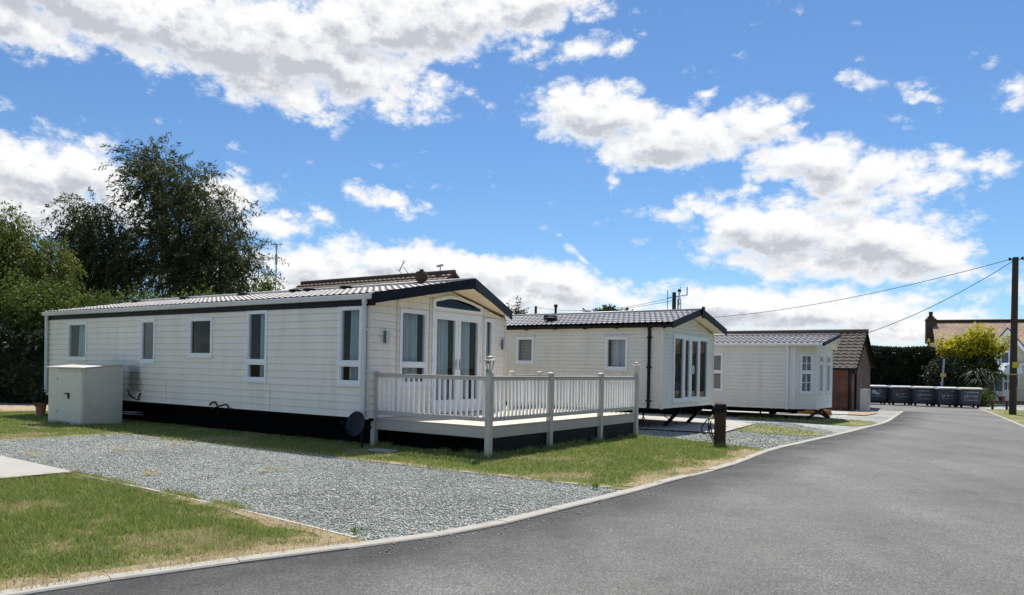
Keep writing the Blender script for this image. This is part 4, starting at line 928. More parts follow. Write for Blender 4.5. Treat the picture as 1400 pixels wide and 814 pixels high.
# ================================================================== brick outbuilding
QO = Vector((15.05, 32.8)); Q1 = Vector((-.83, .557)); QRZ = math.atan2(-.557, .83)
bk = thing('brick_outbuilding', (QO.x, QO.y, 0), 'red brick outbuilding with a lichen spotted tiled roof and low eaves behind the farthest caravan', 'outbuilding', QRZ)
LQ, WQ, zeq, zrq = 12., 5.0, 2.06, 3.60
mb = MB(); mb.quad((-LQ, 0, 0), (0, 0, 0), (0, 0, zeq), (-LQ, 0, zeq)); mb.quad((-LQ, WQ, 0), (0, WQ, 0), (0, WQ, zeq), (-LQ, WQ, zeq)); mb.build('wall', M['brick'], bk, uvf=uvwall)
mb = MB(); mb.poly([(0, 0.001, 0), (0, WQ, 0), (0, WQ, zeq), (0, WQ/2, zrq-.12), (0, 0.001, zeq)]); mb.build('gable_wall', M['brick_pink'], bk, uvf=uvwall, label='pinkish gable end wall')
mb = MB(); mb.poly([(-LQ, 0.001, 0), (-LQ, WQ, 0), (-LQ, WQ, zeq), (-LQ, WQ/2, zrq-.12), (-LQ, 0.001, zeq)]); mb.build('gable_wall', M['brick'], bk, uvf=uvwall)
mb = MB(); tileroof(mb, -LQ-.1, .22, -.30, zeq-.16, WQ/2, zrq, wave=.28, row=.30, amp=.04, step=.032); rq = mb.build('roof', M['tile_old'], bk)
mb = MB(); tileroof(mb, -LQ-.1, .22, WQ+.30, zeq-.16, WQ/2, zrq, wave=.30, row=.33, amp=.05, step=.05); mb.build('roof_slope', M['tile_old'], rq)
mb = MB(); mb.tube([(-LQ-.1, WQ/2, zrq+.05), (.24, WQ/2, zrq+.05)], .11, 8); mb.build('ridge_cap', M['tile_brown'], rq)
mb = MB(); up = (0, 0, .16); boards(bk, M['under'], 'bargeboard', up, ((.19, -.28, zeq-.14), (.19, WQ/2, zrq+.04)), ((.19, WQ/2, zrq+.04), (.19, WQ+.28, zeq-.14)))
mb = MB(); mb.tube([(-LQ, -.34, zeq-.20), (.2, -.34, zeq-.20)], .06, 8); mb.build('gutter', M['black'], bk)
for p in ([(-.12, -.34, zeq-.2), (-.12, -.06, zeq-.35), (-.12, -.06, .05)], [(.05, .55, zeq-.0), (.05, .55, .05)]):
    mb = MB(); mb.tube(p, .045, 8); mb.build('downpipe', M['black'], bk)
mb = MB(); mb.box(-.02, .10, -.02, .38, zeq-.40, zeq-.26); mb.build('wall_lamp', M['black'], bk)
mb = MB(); mb.tube([(-2.0, 2.5, zrq), (-2.0, 2.5, zrq+.02)], .03); 
cb = thing('utility_cabinet', (*G(1182, 563.5), .03), 'tall narrow pale grey utility cabinet at the foot of the brick gable wall', 'cabinet', QRZ+R(90-8))
mb = MB(); mb.box(-.14, .22, -.16, .16, 0, .93); mb.build('housing', M['cabinet'], cb, bevel=.012)
mb = MB(); mb.box(-.15, .23, -.17, .17, .931, .96); mb.build('lid', M['cabinet'], cb, bevel=.008)
mb = MB(); mb.box(-.11, .19, -.172, -.161, .08, .88); dd_ = mb.build('door', M['cabinet'], cb, bevel=.004)
# ================================================================== bungalow behind the nearest caravan
f_ = 1.35
bo = Vector((-2.15*f_, 26.9*f_)); bg = thing('bungalow', (bo.x, bo.y, 0), 'bungalow with a long brown tiled roof showing above the nearest caravan', 'house', ARZ)
zr_, ze_, hw, LB = 1.6+3.42*f_, 3.4, 4.2, 12.4
mb = MB(); mb.quad((-LB, -hw+.3, 0), (-.3, -hw+.3, 0), (-.3, -hw+.3, ze_), (-LB, -hw+.3, ze_)); mb.quad((-LB, hw-.3, 0), (-.3, hw-.3, 0), (-.3, hw-.3, ze_), (-LB, hw-.3, ze_)); mb.quad((-LB, -hw+.3, 0), (-LB, hw-.3, 0), (-LB, hw-.3, ze_), (-LB, -hw+.3, ze_)); mb.build('wall', M['render'], bg)
mb = MB(); mb.poly([(-.28, -hw+.3, 0), (-.28, hw-.3, 0), (-.28, hw-.3, ze_), (-.28, 0, zr_-.12), (-.28, -hw+.3, ze_)]); mb.build('gable_wall', mat('white painted gable board', (.72, .72, .70), .6, .05, 3), bg)
mb = MB(); tileroof(mb, -LB, 0, -hw, ze_, 0, zr_, wave=.33, row=.36, amp=.03, step=.06, xe=(-LB+1.2, 0)); rb = mb.build('roof', M['tile_brown'], bg)
mb = MB(); tileroof(mb, -LB, 0, hw, ze_, 0, zr_, wave=.33, row=.36, amp=.03, step=.06, xe=(-LB+1.2, 0)); mb.build('roof_slope', M['tile_brown'], rb)
mb = MB(); mb.poly([(-LB, -hw, ze_), (-LB, hw, ze_), (-LB+1.2, 0, zr_)]); mb.build('hip_slope', M['tile_brown'], rb)
mb = MB(); mb.tube([(-LB+1.2, 0, zr_+.06), (.02, 0, zr_+.06)], .11, 8); mb.build('ridge_cap', M['tile_brown'], rb)
mb = MB(); up = (0, 0, .2); boards(bg, M['timber'], 'bargeboard', up, ((.0, -hw, ze_+.05), (.0, 0, zr_+.08)), ((.0, 0, zr_+.08), (.0, hw, ze_+.05)))
mb = MB(); mb.box(-.27, -.24, -.35, .35, zr_-1.0, zr_-.55); mb.build('window', M['tint'], bg)
mb = MB(); mb.tube([(-.9, 0, zr_), (-.9, 0, zr_+.42)], .03, 8); mb.tube([(-1.1, 0, zr_+.40), (-.75, 0, zr_+.44)], .06, 8); mb.build('roof_stack', M['gutter'], bg)
ae = thing('television_aerial', (bo.x-.826*3.0, bo.y+.5637*3.0, zr_), 'tilted television aerial on a short mast on the bungalow ridge', 'aerial', 0)
ae.scale = (.62, .62, .62)
mb = MB(); mb.tube([(.15, 0, 0), (-.45, 0, .75)], .03, 6); mb.bar((.15, 0, .02), (.6, 0, .3), .03); mb.build('mast', M['black'], ae)
mb = MB(); A = Vector((-.78, 0, .40)); B_ = Vector((-.38, 0, 1.28)); mb.tube([A, B_], .03, 6)
for k in range(9):
    p = A.lerp(B_, k/8); l = .12+.30*abs(1-k/4.5)*.8; q = Vector((.8, .3, -.36)).normalized(); mb.tube([p-q*l*.6, p+q*l*.6], .012, 5)
mb.tube([A+Vector((-.25, 0, .2)), A+Vector((.3, 0, -.25))], .015, 5); mb.build('elements', M['black'], ae)
am = thing('radio_mast', (*((D(377, 395, 33)).xy), 0), 'thin grey aerial mast rising behind the caravan roof to the right of the dark tree', 'mast')
zt = D(377, 334, 33).z; mb = MB(); mb.tube([(0, 0, 0), (0, 0, zt)], .028, 6); mb.build('pole', M['steel'], am)
mb = MB(); mb.tube([(0, 0, zt-.9), (0, 0, zt-.45)], .055, 8); mb.tube([(0, 0, zt-.2), (0, 0, zt)], .05, 8); mb.build('collar', M['steel'], am)
# ================================================================== house on the right
HY = 57.; hp = D(1276, 440.6, HY); hz = hp.z; HRZ = R(-24)
hs = thing('house', (hp.x, HY, 0), 'cream rendered house with an orange tiled roof and brick chimney beyond the bins', 'house', HRZ)
hdx, hdy = (math.cos(HRZ), math.sin(HRZ)), (-math.sin(HRZ), math.cos(HRZ))
def on_house(px, py, off):      # house-local run and height of a survey point on the facade plane at depth offset off
    x, w_ = ray(px, py); ox, oy = hp.x+hdy[0]*off, HY+hdy[1]*off
    det = hdx[0]*(-1)+hdx[1]*x; s_ = (-(-ox)*1*1-(-oy)*(-x))/det if False else ((-ox)*(-1)-(-x)*(-oy))/det
    return s_, CAMZ+w_*(oy+s_*hdx[1])
hx1 = 17.; eh = 3.3; hd = 4.3
mb = MB(); mb.quad((0, -hd+.3, 0), (hx1, -hd+.3, 0), (hx1, -hd+.3, eh), (0, -hd+.3, eh)); mb.quad((0, hd-.3, 0), (hx1, hd-.3, 0), (hx1, hd-.3, eh), (0, hd-.3, eh)); mb.poly([(0, -hd+.3, 0), (0, hd-.3, 0), (0, hd-.3, eh), (0, 0, hz-.1), (0, -hd+.3, eh)]); mb.poly([(hx1, -hd+.3, 0), (hx1, hd-.3, 0), (hx1, hd-.3, eh), (hx1, 0, hz-.1), (hx1, -hd+.3, eh)])
mb.build('wall', M['render'], hs)
mb = MB(); mb.quad((-.12, -hd, eh-.1), (hx1+.3, -hd, eh-.1), (hx1+.3, 0, hz), (-.12, 0, hz)); hr = mb.build('roof', M['tile_orange'], hs, uvf=uvroof)
mb = MB(); mb.quad((-.12, hd, eh-.1), (hx1+.3, hd, eh-.1), (hx1+.3, 0, hz), (-.12, 0, hz)); mb.build('roof_slope', M['tile_orange'], hr, uvf=uvroof)
mb = MB(); mb.tube([(-.1, 0, hz+.06), (hx1+.3, 0, hz+.06)], .12, 8); mb.build('ridge_cap', M['pole'], hr)
mb = MB(); mb.box(-.52, .15, -.55, .30, eh+.8, hz+.25); mb.box(-.40, .05, -.3, .2, hz+.25, hz+.42); mb.box(-.56, .19, -.59, .34, hz+.10, hz+.17); ch = mb.build('chimney', mat('dark brown chimney brick', (.11, .06, .045), .9, .25, 6), hr)
mb = MB(); mb.lathe((-.18, -.05, hz+.42), [(.14, 0), (.13, .30), (.16, .32), (.16, .36)], 10); mb.build('chimney_pot', M['pole'], ch)
gy = -hd-1.0
gx0, gze = on_house(1343, 487, gy); gxa, gza = on_house(1376.5, 450, gy); gx1 = gxa+(gxa-gx0)
mb = MB(); mb.poly([(gx0+.2, gy, 0), (gx1-.2, gy, 0), (gx1-.2, gy, gze), (gxa, gy, gza-.15), (gx0+.2, gy, gze)]); mb.quad((gx0+.2, gy, 0), (gx0+.2, -hd+.31, 0), (gx0+.2, -hd+.31, gze), (gx0+.2, gy, gze)); mb.build('gable_wing', M['render'], hs)
mb = MB(); mb.quad((gx0-.15, gy-.3, gze-.25), (gxa, gy-.3, gza), (gxa, -.9, gza), (gx0-.15, -.9, gze-.25)); mb.quad((gx1+.15, gy-.3, gze-.25), (gxa, gy-.3, gza), (gxa, -.9, gza), (gx1+.15, -.9, gze-.25)); mb.build('wing_roof', M['tile_orange'], hr, uvf=uvroof)
for p0, p1 in (((gx0-.2, gy-.34, gze-.27), (gxa, gy-.34, gza)), ((gxa, gy-.34, gza), (gx1+.2, gy-.34, gze-.27))):
    mb = MB(); mb.beam(p0, p1, (0, 0, .32), (0, .04, 0)); mb.build('bargeboard', M['pvc'], hs)
mb = MB(); up = (0, 0, .1); mb.beam((gx0-.22, gy-.36, gze-.17), (gxa, gy-.36, gza+.10), up, (0, .3, 0)); mb.beam((gxa, gy-.36, gza+.10), (gx1+.22, gy-.36, gze-.17), up, (0, .3, 0)); mb.build('verge_tile', M['pole'], hr)
FH = Face((0, gy), (1, 0), (0, -1))
(xa, zb_), (xb, za_) = on_house(1366.5, 480.5, gy), on_house(1381, 497, gy)
mb = MB(); ring(mb, FH, xa-.1, xb+.1, za_-.05, zb_, .09, 0, .06); fbox(mb, FH, xa+.05, xa+.13, za_+.05, zb_-.1, 0, .05); fbox(mb, FH, (xa+xb)/2+.2, (xa+xb)/2+.28, za_+.05, zb_-.1, 0, .05); wo = mb.build('window', M['pvc'], hs)
mb = MB(); fbox(mb, FH, xa, xb, za_+.04, zb_-.08, .012, .02); mb.build('pane', M['frost'], wo)
lx, lz = on_house(1374, 472, gy); mb = MB(); mb.box(lx-.12, lx+.12, gy-.12, gy-.002, lz-.06, lz+.08); mb.build('lantern', M['black'], hs)
# glazed porch with a lean roof, and a flat roofed bay
PY = 46.; q = lambda px, py: D(px, py, PY)
pr = thing('porch', (q(1371, 553).x, PY, 0), 'white glazed porch bay with a sloping white roof in front of the cream house', 'porch', R(4))
zb_, zt_, ze_2 = 0, q(1376, 511).z, q(1376, 497.5).z
mb = MB(); mb.box(0, .85, 0, 2.2, 0, .75); mb.build('wall', M['siding3'], pr)
mb = MB()
for a in (0, .27, .56, .80): mb.box(a, a+.055, -.01, .05, .751, zt_)
mb.box(-.005, .86, -.02, .055, .751, .83); mb.box(-.005, .86, -.02, .055, zt_-.08, zt_); mb.box(-.005, .86, -.015, .05, 1.35, 1.41)
for b in (.7, 1.4, 2.1): mb.box(-.01, .05, b, b+.06, .751, zt_)
mb.build('frame', M['pvc'], pr)
mb = MB(); mb.box(.03, .83, .03, 2.15, .76, zt_-.02); mb.build('pane', M['frost'], pr)
mb = MB(); mb.hexa([(-.30, -.35, zt_), (1.0, -.35, zt_), (1.0, 2.5, zt_), (-.3, 2.5, zt_)], [(.05, -.2, ze_2-.05), (1.0, -.2, ze_2), (1.0, 2.5, ze_2), (.05, 2.5, ze_2-.05)]); mb.build('roof', M['pvc'], pr)
ex = thing('house_extension', (q(1386.5, 553).x, PY+.6, 0), 'flat roofed cream extension with a white window, right of the telegraph pole', 'extension', R(3))
zt2 = q(1395, 500).z
mb = MB(); mb.box(0, 5, 0, 4, 0, zt2); mb.build('wall', M['render'], ex)
mb = MB(); mb.box(-.12, 5.1, -.12, 4.1, zt2+.002, zt2+.16); mb.build('roof', M['pvc'], ex)
FE = Face((0, 0), (1, 0), (0, -1))
mb = MB(); ring(mb, FE, .18, .68, .95, zt2-.22, .07, 0, .05); fbox(mb, FE, .25, .61, 1.6, 1.66, 0, .045); wo = mb.build('window', M['pvc'], ex)
mb = MB(); fbox(mb, FE, .24, .62, 1.0, zt2-.28, .01, .02); mb.build('pane', M['frost'], wo)
# ================================================================== wheeled bins
FS = [0]
def bin_(px, Y, rz, label, marks, lidm):
    p = D(px, 556, Y); b = thing('wheeled_bin', (p.x, Y, .002), label, 'bin', rz, 'row of wheeled waste bins')
    w, d, w2, d2_ = .53, .48, .44, .36
    mb = MB(); mb.hexa([(-w2, -d2_, .17), (w2, -d2_, .17), (w2, d2_, .17), (-w2, d2_, .17)], [(-w, -d, .90), (w, -d, .90), (w, d, .90), (-w, d, .90)])
    mb.box(-w-.025, w+.025, -d-.025, d+.025, .901, .955)
    for x in (-.40, .40): mb.hexa([(x-.035, -d2_-.03, .17), (x+.035, -d2_-.03, .17), (x+.035, -d2_+.02, .17), (x-.035, -d2_+.02, .17)], [(x*1.12-.035, -d-.02, .90), (x*1.12+.035, -d-.02, .90), (x*1.12+.035, -d+.03, .90), (x*1.12-.035, -d+.03, .90)])
    mb.build('body', M['bin'], b, bevel=.012)
    mb = MB(); n = 8
    for k in range(n):
        t0, t1 = k/n, (k+1)/n; z0, z1 = .956+.10*math.sin(math.pi*(.15+.75*t0)), .956+.10*math.sin(math.pi*(.15+.75*t1))
        y0, y1 = -d-.02+(2*d+.04)*t0, -d-.02+(2*d+.04)*t1
        mb.hexa([(-w-.02, y0, .9555), (w+.02, y0, .9555), (w+.02, y1, .9555), (-w-.02, y1, .9555)], [(-w+.01, y0, z0), (w-.01, y0, z0), (w-.01, y1, z1), (-w+.01, y1, z1)])
    ld = mb.build('lid', lidm, b)
    mb = MB(); mb.tube([(-.35, -d-.05, .93), (.35, -d-.05, .93)], .018, 8); mb.build('handle', M['bin'], ld)
    for x in (-.40, .40):
        for y in (-.28, .28):
            mb = MB(); mb.tube([(x-.03, y, .085), (x+.03, y, .085)], .085, 14); mb.box(x-.045, x-.034, y-.03, y+.03, .085, .17); mb.box(x+.034, x+.045, y-.03, y+.03, .085, .17); mb.build('wheel', M['black'], b)
    # transferred emblem and lettering on the sloping front
    fy = lambda z: -d2_-(d-d2_)*(z-.17)/.73-.004
    def strip(mb, x0, x1, z0, z1): mb.quad((x0, fy(z0), z0), (x1, fy(z0), z0), (x1, fy(z1), z1), (x0, fy(z1), z1))
    m1 = MB(); mr = MB(); rs = random.Random(px)
    def words(z, h, x0, x1):
        x = x0
        while x < x1:
            k = rs.random()
            if k < .16: x += h*.7; continue
            a = h*(.35+.4*rs.random()); strip(m1, x, min(x+a*.45, x1), z, z+h*(1 if k < .45 else .72)); strip(m1, min(x+a*.45, x1), min(x+a, x1), z, z+h*.22 if k < .7 else z+h*.72); x += a+h*.18
    def ringm(x, z, r, t, gap=None):
        for k in range(16):
            if gap and k in gap: continue
            a0, a1 = k*6.2832/16, (k+1)*6.2832/16; pt = lambda rr, a: (x+rr*math.cos(a), fy(z+rr*math.sin(a)), z+rr*math.sin(a))
            m1.quad(pt(r-t, a0), pt(r, a0), pt(r, a1), pt(r-t, a1))
    def blob(x, z, rx, rz_):
        m1.poly([(x+rx*math.cos(k*.5236), fy(z+rz_*math.sin(k*.5236)), z+rz_*math.sin(k*.5236)) for k in range(12)])
    for mk in marks:
        if mk == 'cloud':
            blob(-.16, .66, .14, .07); blob(.0, .60, .13, .05); blob(-.20, .75, .12, .045); ringm(.12, .73, .09, .022, (10, 11, 12)); strip(m1, -.05, .10, .51, .525)
        if mk == 'arc': ringm(-.24, .60, .075, .02, (2, 3, 4)); words(.62, .05, -.15, .17); words(.55, .04, -.06, .10)
        if mk == 'ring': ringm(-.24, .60, .085, .026, (3, 4, 5)); words(.58, .07, -.12, .33)
        if mk == 'top': words(.79, .055, -.32, .34)
        if mk == 'tops': words(.82, .05, .10, .30)
        if mk == 'url': words(.38, .045, -.30, .32)
        if mk == 'urls': words(.44, .038, -.27, .27)
        if mk == 'red': strip(mr, -.14, .13, .79, .85)
    if m1.f: m1.build('lettering', M['mark'], b)
    if mr.f: mr.build('sticker', M['redmark'], b)
bin_(1196, 41.2, R(-9), 'slate wheeled bin with a white cloud shaped emblem, next to the brick outbuilding', ['cloud', 'urls'], M['binlid'])
bin_(1229, 40.5, R(-8), 'slate wheeled bin with a small red sticker above its lettering', ['red', 'arc', 'urls'], M['binlid'])
bin_(1259.5, 39.8, R(-9), 'slate wheeled bin with three lines of white print, in the middle of the row', ['top', 'ring', 'url'], M['binlid2'])
bin_(1291, 39.2, R(-6), 'slate wheeled bin with white print, in front of the leaning yellow sign post', ['tops', 'ring', 'urls'], M['binlid'])
bin_(1322.5, 38.6, R(-10), 'slate wheeled bin at the right end of the row beside the strap leaved shrub', ['top', 'ring', 'url'], M['binlid2'])
# ================================================================== poles, wires, posts
def polething(name, px, py, Y, ztop, r, label, cat='pole'):
    p = D(px, py, Y); t = thing(name, (p.x, Y, 0), label, cat)
    mb = MB(); mb.tube([(0, 0, 0), (0, 0, ztop*.5), (0, 0, ztop)], [r, r*.92, r*.82], 12); mb.build('shaft', M['pole'], t); return t, p
PZ = D(1385, 352, 31.6).z
tp, ppos = polething('telegraph_pole', 1384.5, 560, 31.6, PZ, .14, 'tall brown telegraph pole with yellow plates beside the right kerb')
mb = MB(); mb.box(-.14, .14, -.15, -.13, 2.02, 2.27); mb.build('plate', M['yellow'], tp, bevel=.004)
mb = MB(); mb.tube([(0, 0, 1.72), (0, 0, 1.77)], .135, 12); mb.build('band', M['yellow'], tp)
mb = MB(); mb.tube([(-.25, 0, PZ-.12), (.35, 0, PZ-.05)], .025, 6); mb.lathe((-.24, 0, PZ-.14), [(.03, 0), (.05, .04), (.05, .1), (.02, .13)], 8); mb.lathe((.3, 0, PZ-.09), [(.03, 0), (.05, .04), (.05, .1), (.02, .13)], 8); mb.build('insulator', M['black'], tp)
fp, fpos = polething('telegraph_pole', 921.5, 420, 50, D(921, 400, 50).z, .16, 'short dark pole top rising behind the second caravan roof')
am2 = thing('aerial_array', (D(928, 420, 51).x, 51, 0), 'slim lattice mast with forked aerials beside the dark pole top', 'mast'); zt = D(928, 397, 51).z
mb = MB()
for dx, dy in ((-.1, -.1), (.1, -.1), (0, .1)): mb.tube([(dx, dy, 0), (dx, dy, zt-.6)], .03, 6)
for k in range(14): z = 2.5+k*.35; mb.tube([(-.1, -.1, z), (.1, -.1, z+.35)], .018, 5)
mb.tube([(0, 0, zt-1), (0, 0, zt)], .04, 6); mb.build('pole', M['steel'], am2)
xl, xr = D(912.5, 400, 51).x-D(928, 400, 51).x, D(939, 400, 51).x-D(928, 400, 51).x
mb = MB(); zc = D(920, 407, 51).z; mb.tube([(xl, 0, zc-.05), (xr, .0, zc+.2)], .03, 6); mb.tube([(xl, 0, zc-2.0), (xl, 0, zc+.5)], .022, 6); mb.tube([(xr, 0, zc+.15), (xr, 0, zc+.75)], .035, 6); mb.build('aerial', M['black'], am2)
mb = MB(); mb.box(-.08, .12, -.12, .05, zt-.12, zt+.06); mb.build('head', M['bark'], am2)
sp2, p2pos = polething('telegraph_pole', 732.5, 425, 55, D(733, 419, 55).z, .11, 'stubby dark pole tip just above the left end of the second caravan roof')
def wire(name, a, b, sag, r, label, n=24):
    a, b = Vector(a), Vector(b); mb = MB(); mb.tube([a.lerp(b, i/n)-Vector((0, 0, sag*4*(i/n)*(1-i/n))) for i in range(n+1)], r, 6)
    return tag(mb.build(name, M['wirem'], None), label, 'cable')
top = Vector((ppos.x, 31.6, PZ-.08)); ft = Vector((fpos.x, 50, D(921, 437, 50).z))
wire('overhead_wire', top+Vector((-.2, 0, 0)), ft, .55, .014, 'long overhead wire sagging from the tall pole to the pole behind the second caravan')
bq = QO+Q1*-.15+Vector((.557, .83))*2.5
wire('overhead_wire', top+Vector((-.1, 0, -.08)), (bq.x, bq.y, zrq-.05), .25, .014, 'overhead wire dropping from the tall pole to the outbuilding ridge')
wire('overhead_wire', top+Vector((.3, 0, 0)), (30, 33, PZ-1.2), .3, .016, 'short overhead wire leaving the tall pole to the right')
fz = D(921, 406, 50).z
wire('overhead_wire', (fpos.x, 50, fz), (p2pos.x, 55, D(733, 421, 55).z), .5, .013, 'thin upper wire between the two poles behind the caravans')
wire('overhead_wire', (fpos.x, 50, fz-.25), (D(600, 432, 70).x, 70, D(600, 440, 70).z), .5, .013, 'thin lower wire running left behind the caravan roofs')
hk = thing('timber_post', (*G(984, 611), .03), 'short thick dark timber post with cable wound round its top, standing in grass', 'post', R(-20))
mb = MB(); mb.box(-.115, .115, -.115, .115, 0, .90); mb.build('shaft', M['timber'], hk, bevel=.014)
mb = MB()
for k in range(3): z = .70+.05*k; mb.tube([(-.13, -.13, z), (.13, -.13, z+.05), (.13, .13, z+.02), (-.13, .13, z), (-.13, -.13, z+.01)], .016, 6)
mb.box(-.16, -.115, -.08, .08, .66, .80); mb.build('cable_wrap', M['black'], hk)
kx = Vector((*G(984, 611), 0)); mb = MB()
P = [D(973, 571, kx.y-.12), D(966, 575, kx.y-.15), D(960, 583, kx.y-.2), D(959, 590, kx.y-.2), D(962, 594, kx.y-.2), D(967, 592, kx.y-.2), D(970, 585, kx.y-.2), D(972, 576, kx.y-.17), D(971, 580, kx.y-.15), D(973, 592, kx.y-.1), D(977, 603, kx.y-.06)]
for i in range(1): mb.tube([Vector(p) for p in P], .014, 7)
mb.tube([D(970, 572, kx.y-.17), D(968, 582, kx.y-.2), D(971, 594, kx.y-.14), D(976, 606, kx.y-.08)], .013, 7)
hc = tag(mb.build('cable', M['black'], None, smooth=True), 'black hook up cable hanging in a loop beside the dark timber post', 'cable')
mb = MB(); mb.tube([D(975, 568, kx.y-.12), D(972, 573, kx.y-.15)], .024, 8); mb.build('plug', M['yellow'], hc)
sg = thing('sign_post', (*D(1285.5, 545, 41.2).xy, 0), 'leaning grey post with a small yellow plate behind the bins', 'sign')
zs = D(1289, 491, 41.2).z; mb = MB(); mb.tube([(0, 0, 0), (.17, 0, zs)], .055, 8); mb.build('shaft', M['steel'], sg)
mb = MB(); zc = D(1288, 513, 41.2).z; mb.box(-.06, .24, -.09, -.065, zc-.10, zc+.09); mb.build('plate', M['yellow'], sg)
rf = thing('low_rail_fence', (*G(1362, 561), .02), 'low dark rail fence beside the kerb near the tall pole', 'fence', R(6))
mb = MB(); mb.box(-.6, 4.2, -.03, .03, .36, .44); mb.build('rail', M['timber'], rf)
for x in (-.2, .55, 2.2, 3.8): mb = MB(); mb.box(x-.04, x+.04, -.035, .035, 0, .43); mb.build('post', M['timber'], rf)
mb = MB(); mb.lathe((0, 0, 0), [(.12, 0), (.17, .3), (.19, .3), (.19, .36)], 12)
tag(mb.build('flower_pot', M['redmark'], None), 'red pot beside the white porch', 'plant pot').location = (*D(1369.5, 551, 43).xy, .6-.45)
# ================================================================== vegetation
def lobes_px(lst, Y, dep=1.0):
    out = []
    for px, py, rx, ry in lst:
        p = D(px, py, Y); k = Y/FPX; out.append((p, rx*k, ry*k, rx*k*dep))
    return out
def sample_lobe(lb, n, shell=.35):
    p, rx, rz, ry = lb; v = NR.randn(n, 3); v /= np.linalg.norm(v, axis=1)[:, None]; r = (shell+(1-shell)*NR.rand(n)**.6)
    r = np.where(NR.rand(n) < .25, NR.rand(n)**.5*.8, r)
    return np.array(p)+v*r[:, None]*np.array([rx, ry, rz]), v
def tree(name, px, Y, lobes, label, cat, mleaf, nspray, per, size, droop, wind, slen, trunk_r, asp=.45, group=None, sigma=.10, bark='bark', dirdroop=(0, 0, -.6), minz=.2, shell=.35):
    base = D(px, 550, Y); t = thing(name, (base.x, Y, 0), label, cat, 0, group); O = np.array([base.x, Y, 0.])
    lb = lobes_px(lobes, Y); vol = np.array([l[1]*l[2] for l in lb]); vol /= vol.sum()
    S, Dv = [], []
    for l, v in zip(lb, vol):
        a, d = sample_lobe(l, max(4, int(nspray*v)), shell); S.append(a); Dv.append(d)
    S = np.vstack(S); Dv = np.vstack(Dv); k = S[:, 2] > minz; S, Dv = S[k], Dv[k]
    n = len(S); dirs = Dv*.7+np.array(wind)+NR.randn(n, 3)*.25+np.array([0, 0, -droop]); dirs /= np.linalg.norm(dirs, axis=1)[:, None]
    ln = slen*(.5+.9*NR.rand(n)); tt = NR.rand(n, per)
    C = S[:, None]+dirs[:, None]*(tt*ln[:, None])[..., None]; C[..., 2] -= droop*.5*(tt*ln[:, None])**2
    C += NR.randn(n, per, 3)*sigma*(1-.5*tt[..., None]); sprv = np.repeat(NR.rand(n)[:, None], per, 1)
    rnd = np.clip(.55*sprv+.45*NR.rand(n, per), 0, 1); C = C.reshape(-1, 3); k = C[:, 2] > .05
    dl = np.repeat(dirs[:, None], per, 1).reshape(-1, 3)*.6+np.array(dirdroop)
    leafcloud('crown', C[k]-O, size, M[mleaf], t, dl[k], asp, rnd.reshape(-1)[k])
    mb = MB(); topz = max(l[0].z for l in lb); cx = sum(l[0].x*v for l, v in zip(lb, vol))
    tip = Vector((cx-base.x, 0, topz)); fork = Vector((tip.x*.25, 0, min(2.6, topz*.35)))
    mb.tube([(0, 0, -.05), (tip.x*.08, 0, fork.z*.5), fork], [trunk_r*1.25, trunk_r, trunk_r*.85], 10)
    rs = random.Random(px)
    for l in lb:
        e = l[0]-Vector(O); m1 = fork.lerp(e, .5)+Vector((rs.uniform(-.4, .4), rs.uniform(-.4, .4), rs.uniform(0, .6)))
        mb.tube([fork, m1, e, e+Vector((rs.uniform(-.3, .3), rs.uniform(-.3, .3), l[2]*.5))], [trunk_r*.55, trunk_r*.38, trunk_r*.2, trunk_r*.08], 7)
        for q_ in range(9):
            a = m1.lerp(e, .3+.7*rs.random()); u = Vector((rs.gauss(0, 1), rs.gauss(0, 1), rs.gauss(.2, .8))).normalized(); b = e+Vector((u.x*l[1]*.85, u.y*l[3]*.85, u.z*l[2]*.85)); mid = a.lerp(b, .5)+Vector((0, 0, .15))
            mb.tube([a, mid, b], [trunk_r*.16, trunk_r*.10, trunk_r*.04], 5)
    mb.build('trunk', M[bark], t, smooth=True); return t
tree('birch_tree', 262, 38, [(203, 212, 20, 12), (214, 228, 28, 20), (243, 252, 46, 32), (206, 262, 22, 32), (282, 275, 42, 32), (252, 318, 66, 46), (306, 320, 38, 38), (322, 358, 34, 30), (222, 355, 42, 48), (275, 378, 70, 34), (344, 350, 12, 16), (300, 388, 48, 26)],
     'tall dark windblown birch behind the nearest caravan, its crown leaning left at the top', 'tree', 'leaf_birch', 1600, 42, .17, .30, (-.35, 0, .05), 1.6, .22, .30, 'trees behind the caravans', .075, dirdroop=(-.3, 0, -.3), shell=.1)
tree('birch_tree', 128, 36, [(122, 290, 22, 22), (138, 312, 28, 30), (108, 330, 18, 28), (142, 355, 34, 36), (120, 385, 30, 30), (168, 345, 16, 44)],
     'smaller birch with drooping grey green sprays, left of the tall dark birch', 'tree', 'leaf_birch', 720, 42, .17, .75, (-.3, 0, 0), 1.5, .16, .30, 'trees behind the caravans', .075)
tree('willow_tree', 20, 32, [(0, 315, 34, 36), (25, 340, 34, 30), (-30, 330, 40, 50), (5, 375, 46, 36), (50, 372, 30, 32), (72, 350, 22, 30), (82, 390, 22, 32), (-20, 400, 50, 40)],
     'yellow green willow at the left edge with sunlit drooping foliage', 'tree', 'leaf_willow', 1300, 36, .14, .75, (-.1, 0, 0), 1.0, .2, .38, 'trees behind the caravans', .12)
bush = [(15, 420, 50, 38, 29, 'rounded green hedgerow shrub below the willow at the left edge'), (75, 430, 46, 42, 28.6, 'leafy hedgerow shrub behind the left end of the nearest caravan'), (140, 436, 42, 30, 29.5, 'green shrub between the small birch and the caravan roof'), (205, 432, 45, 26, 30, 'low green shrub under the tall dark birch'), (275, 430, 45, 24, 30.5, 'dull green shrub under the right half of the tall dark birch')]
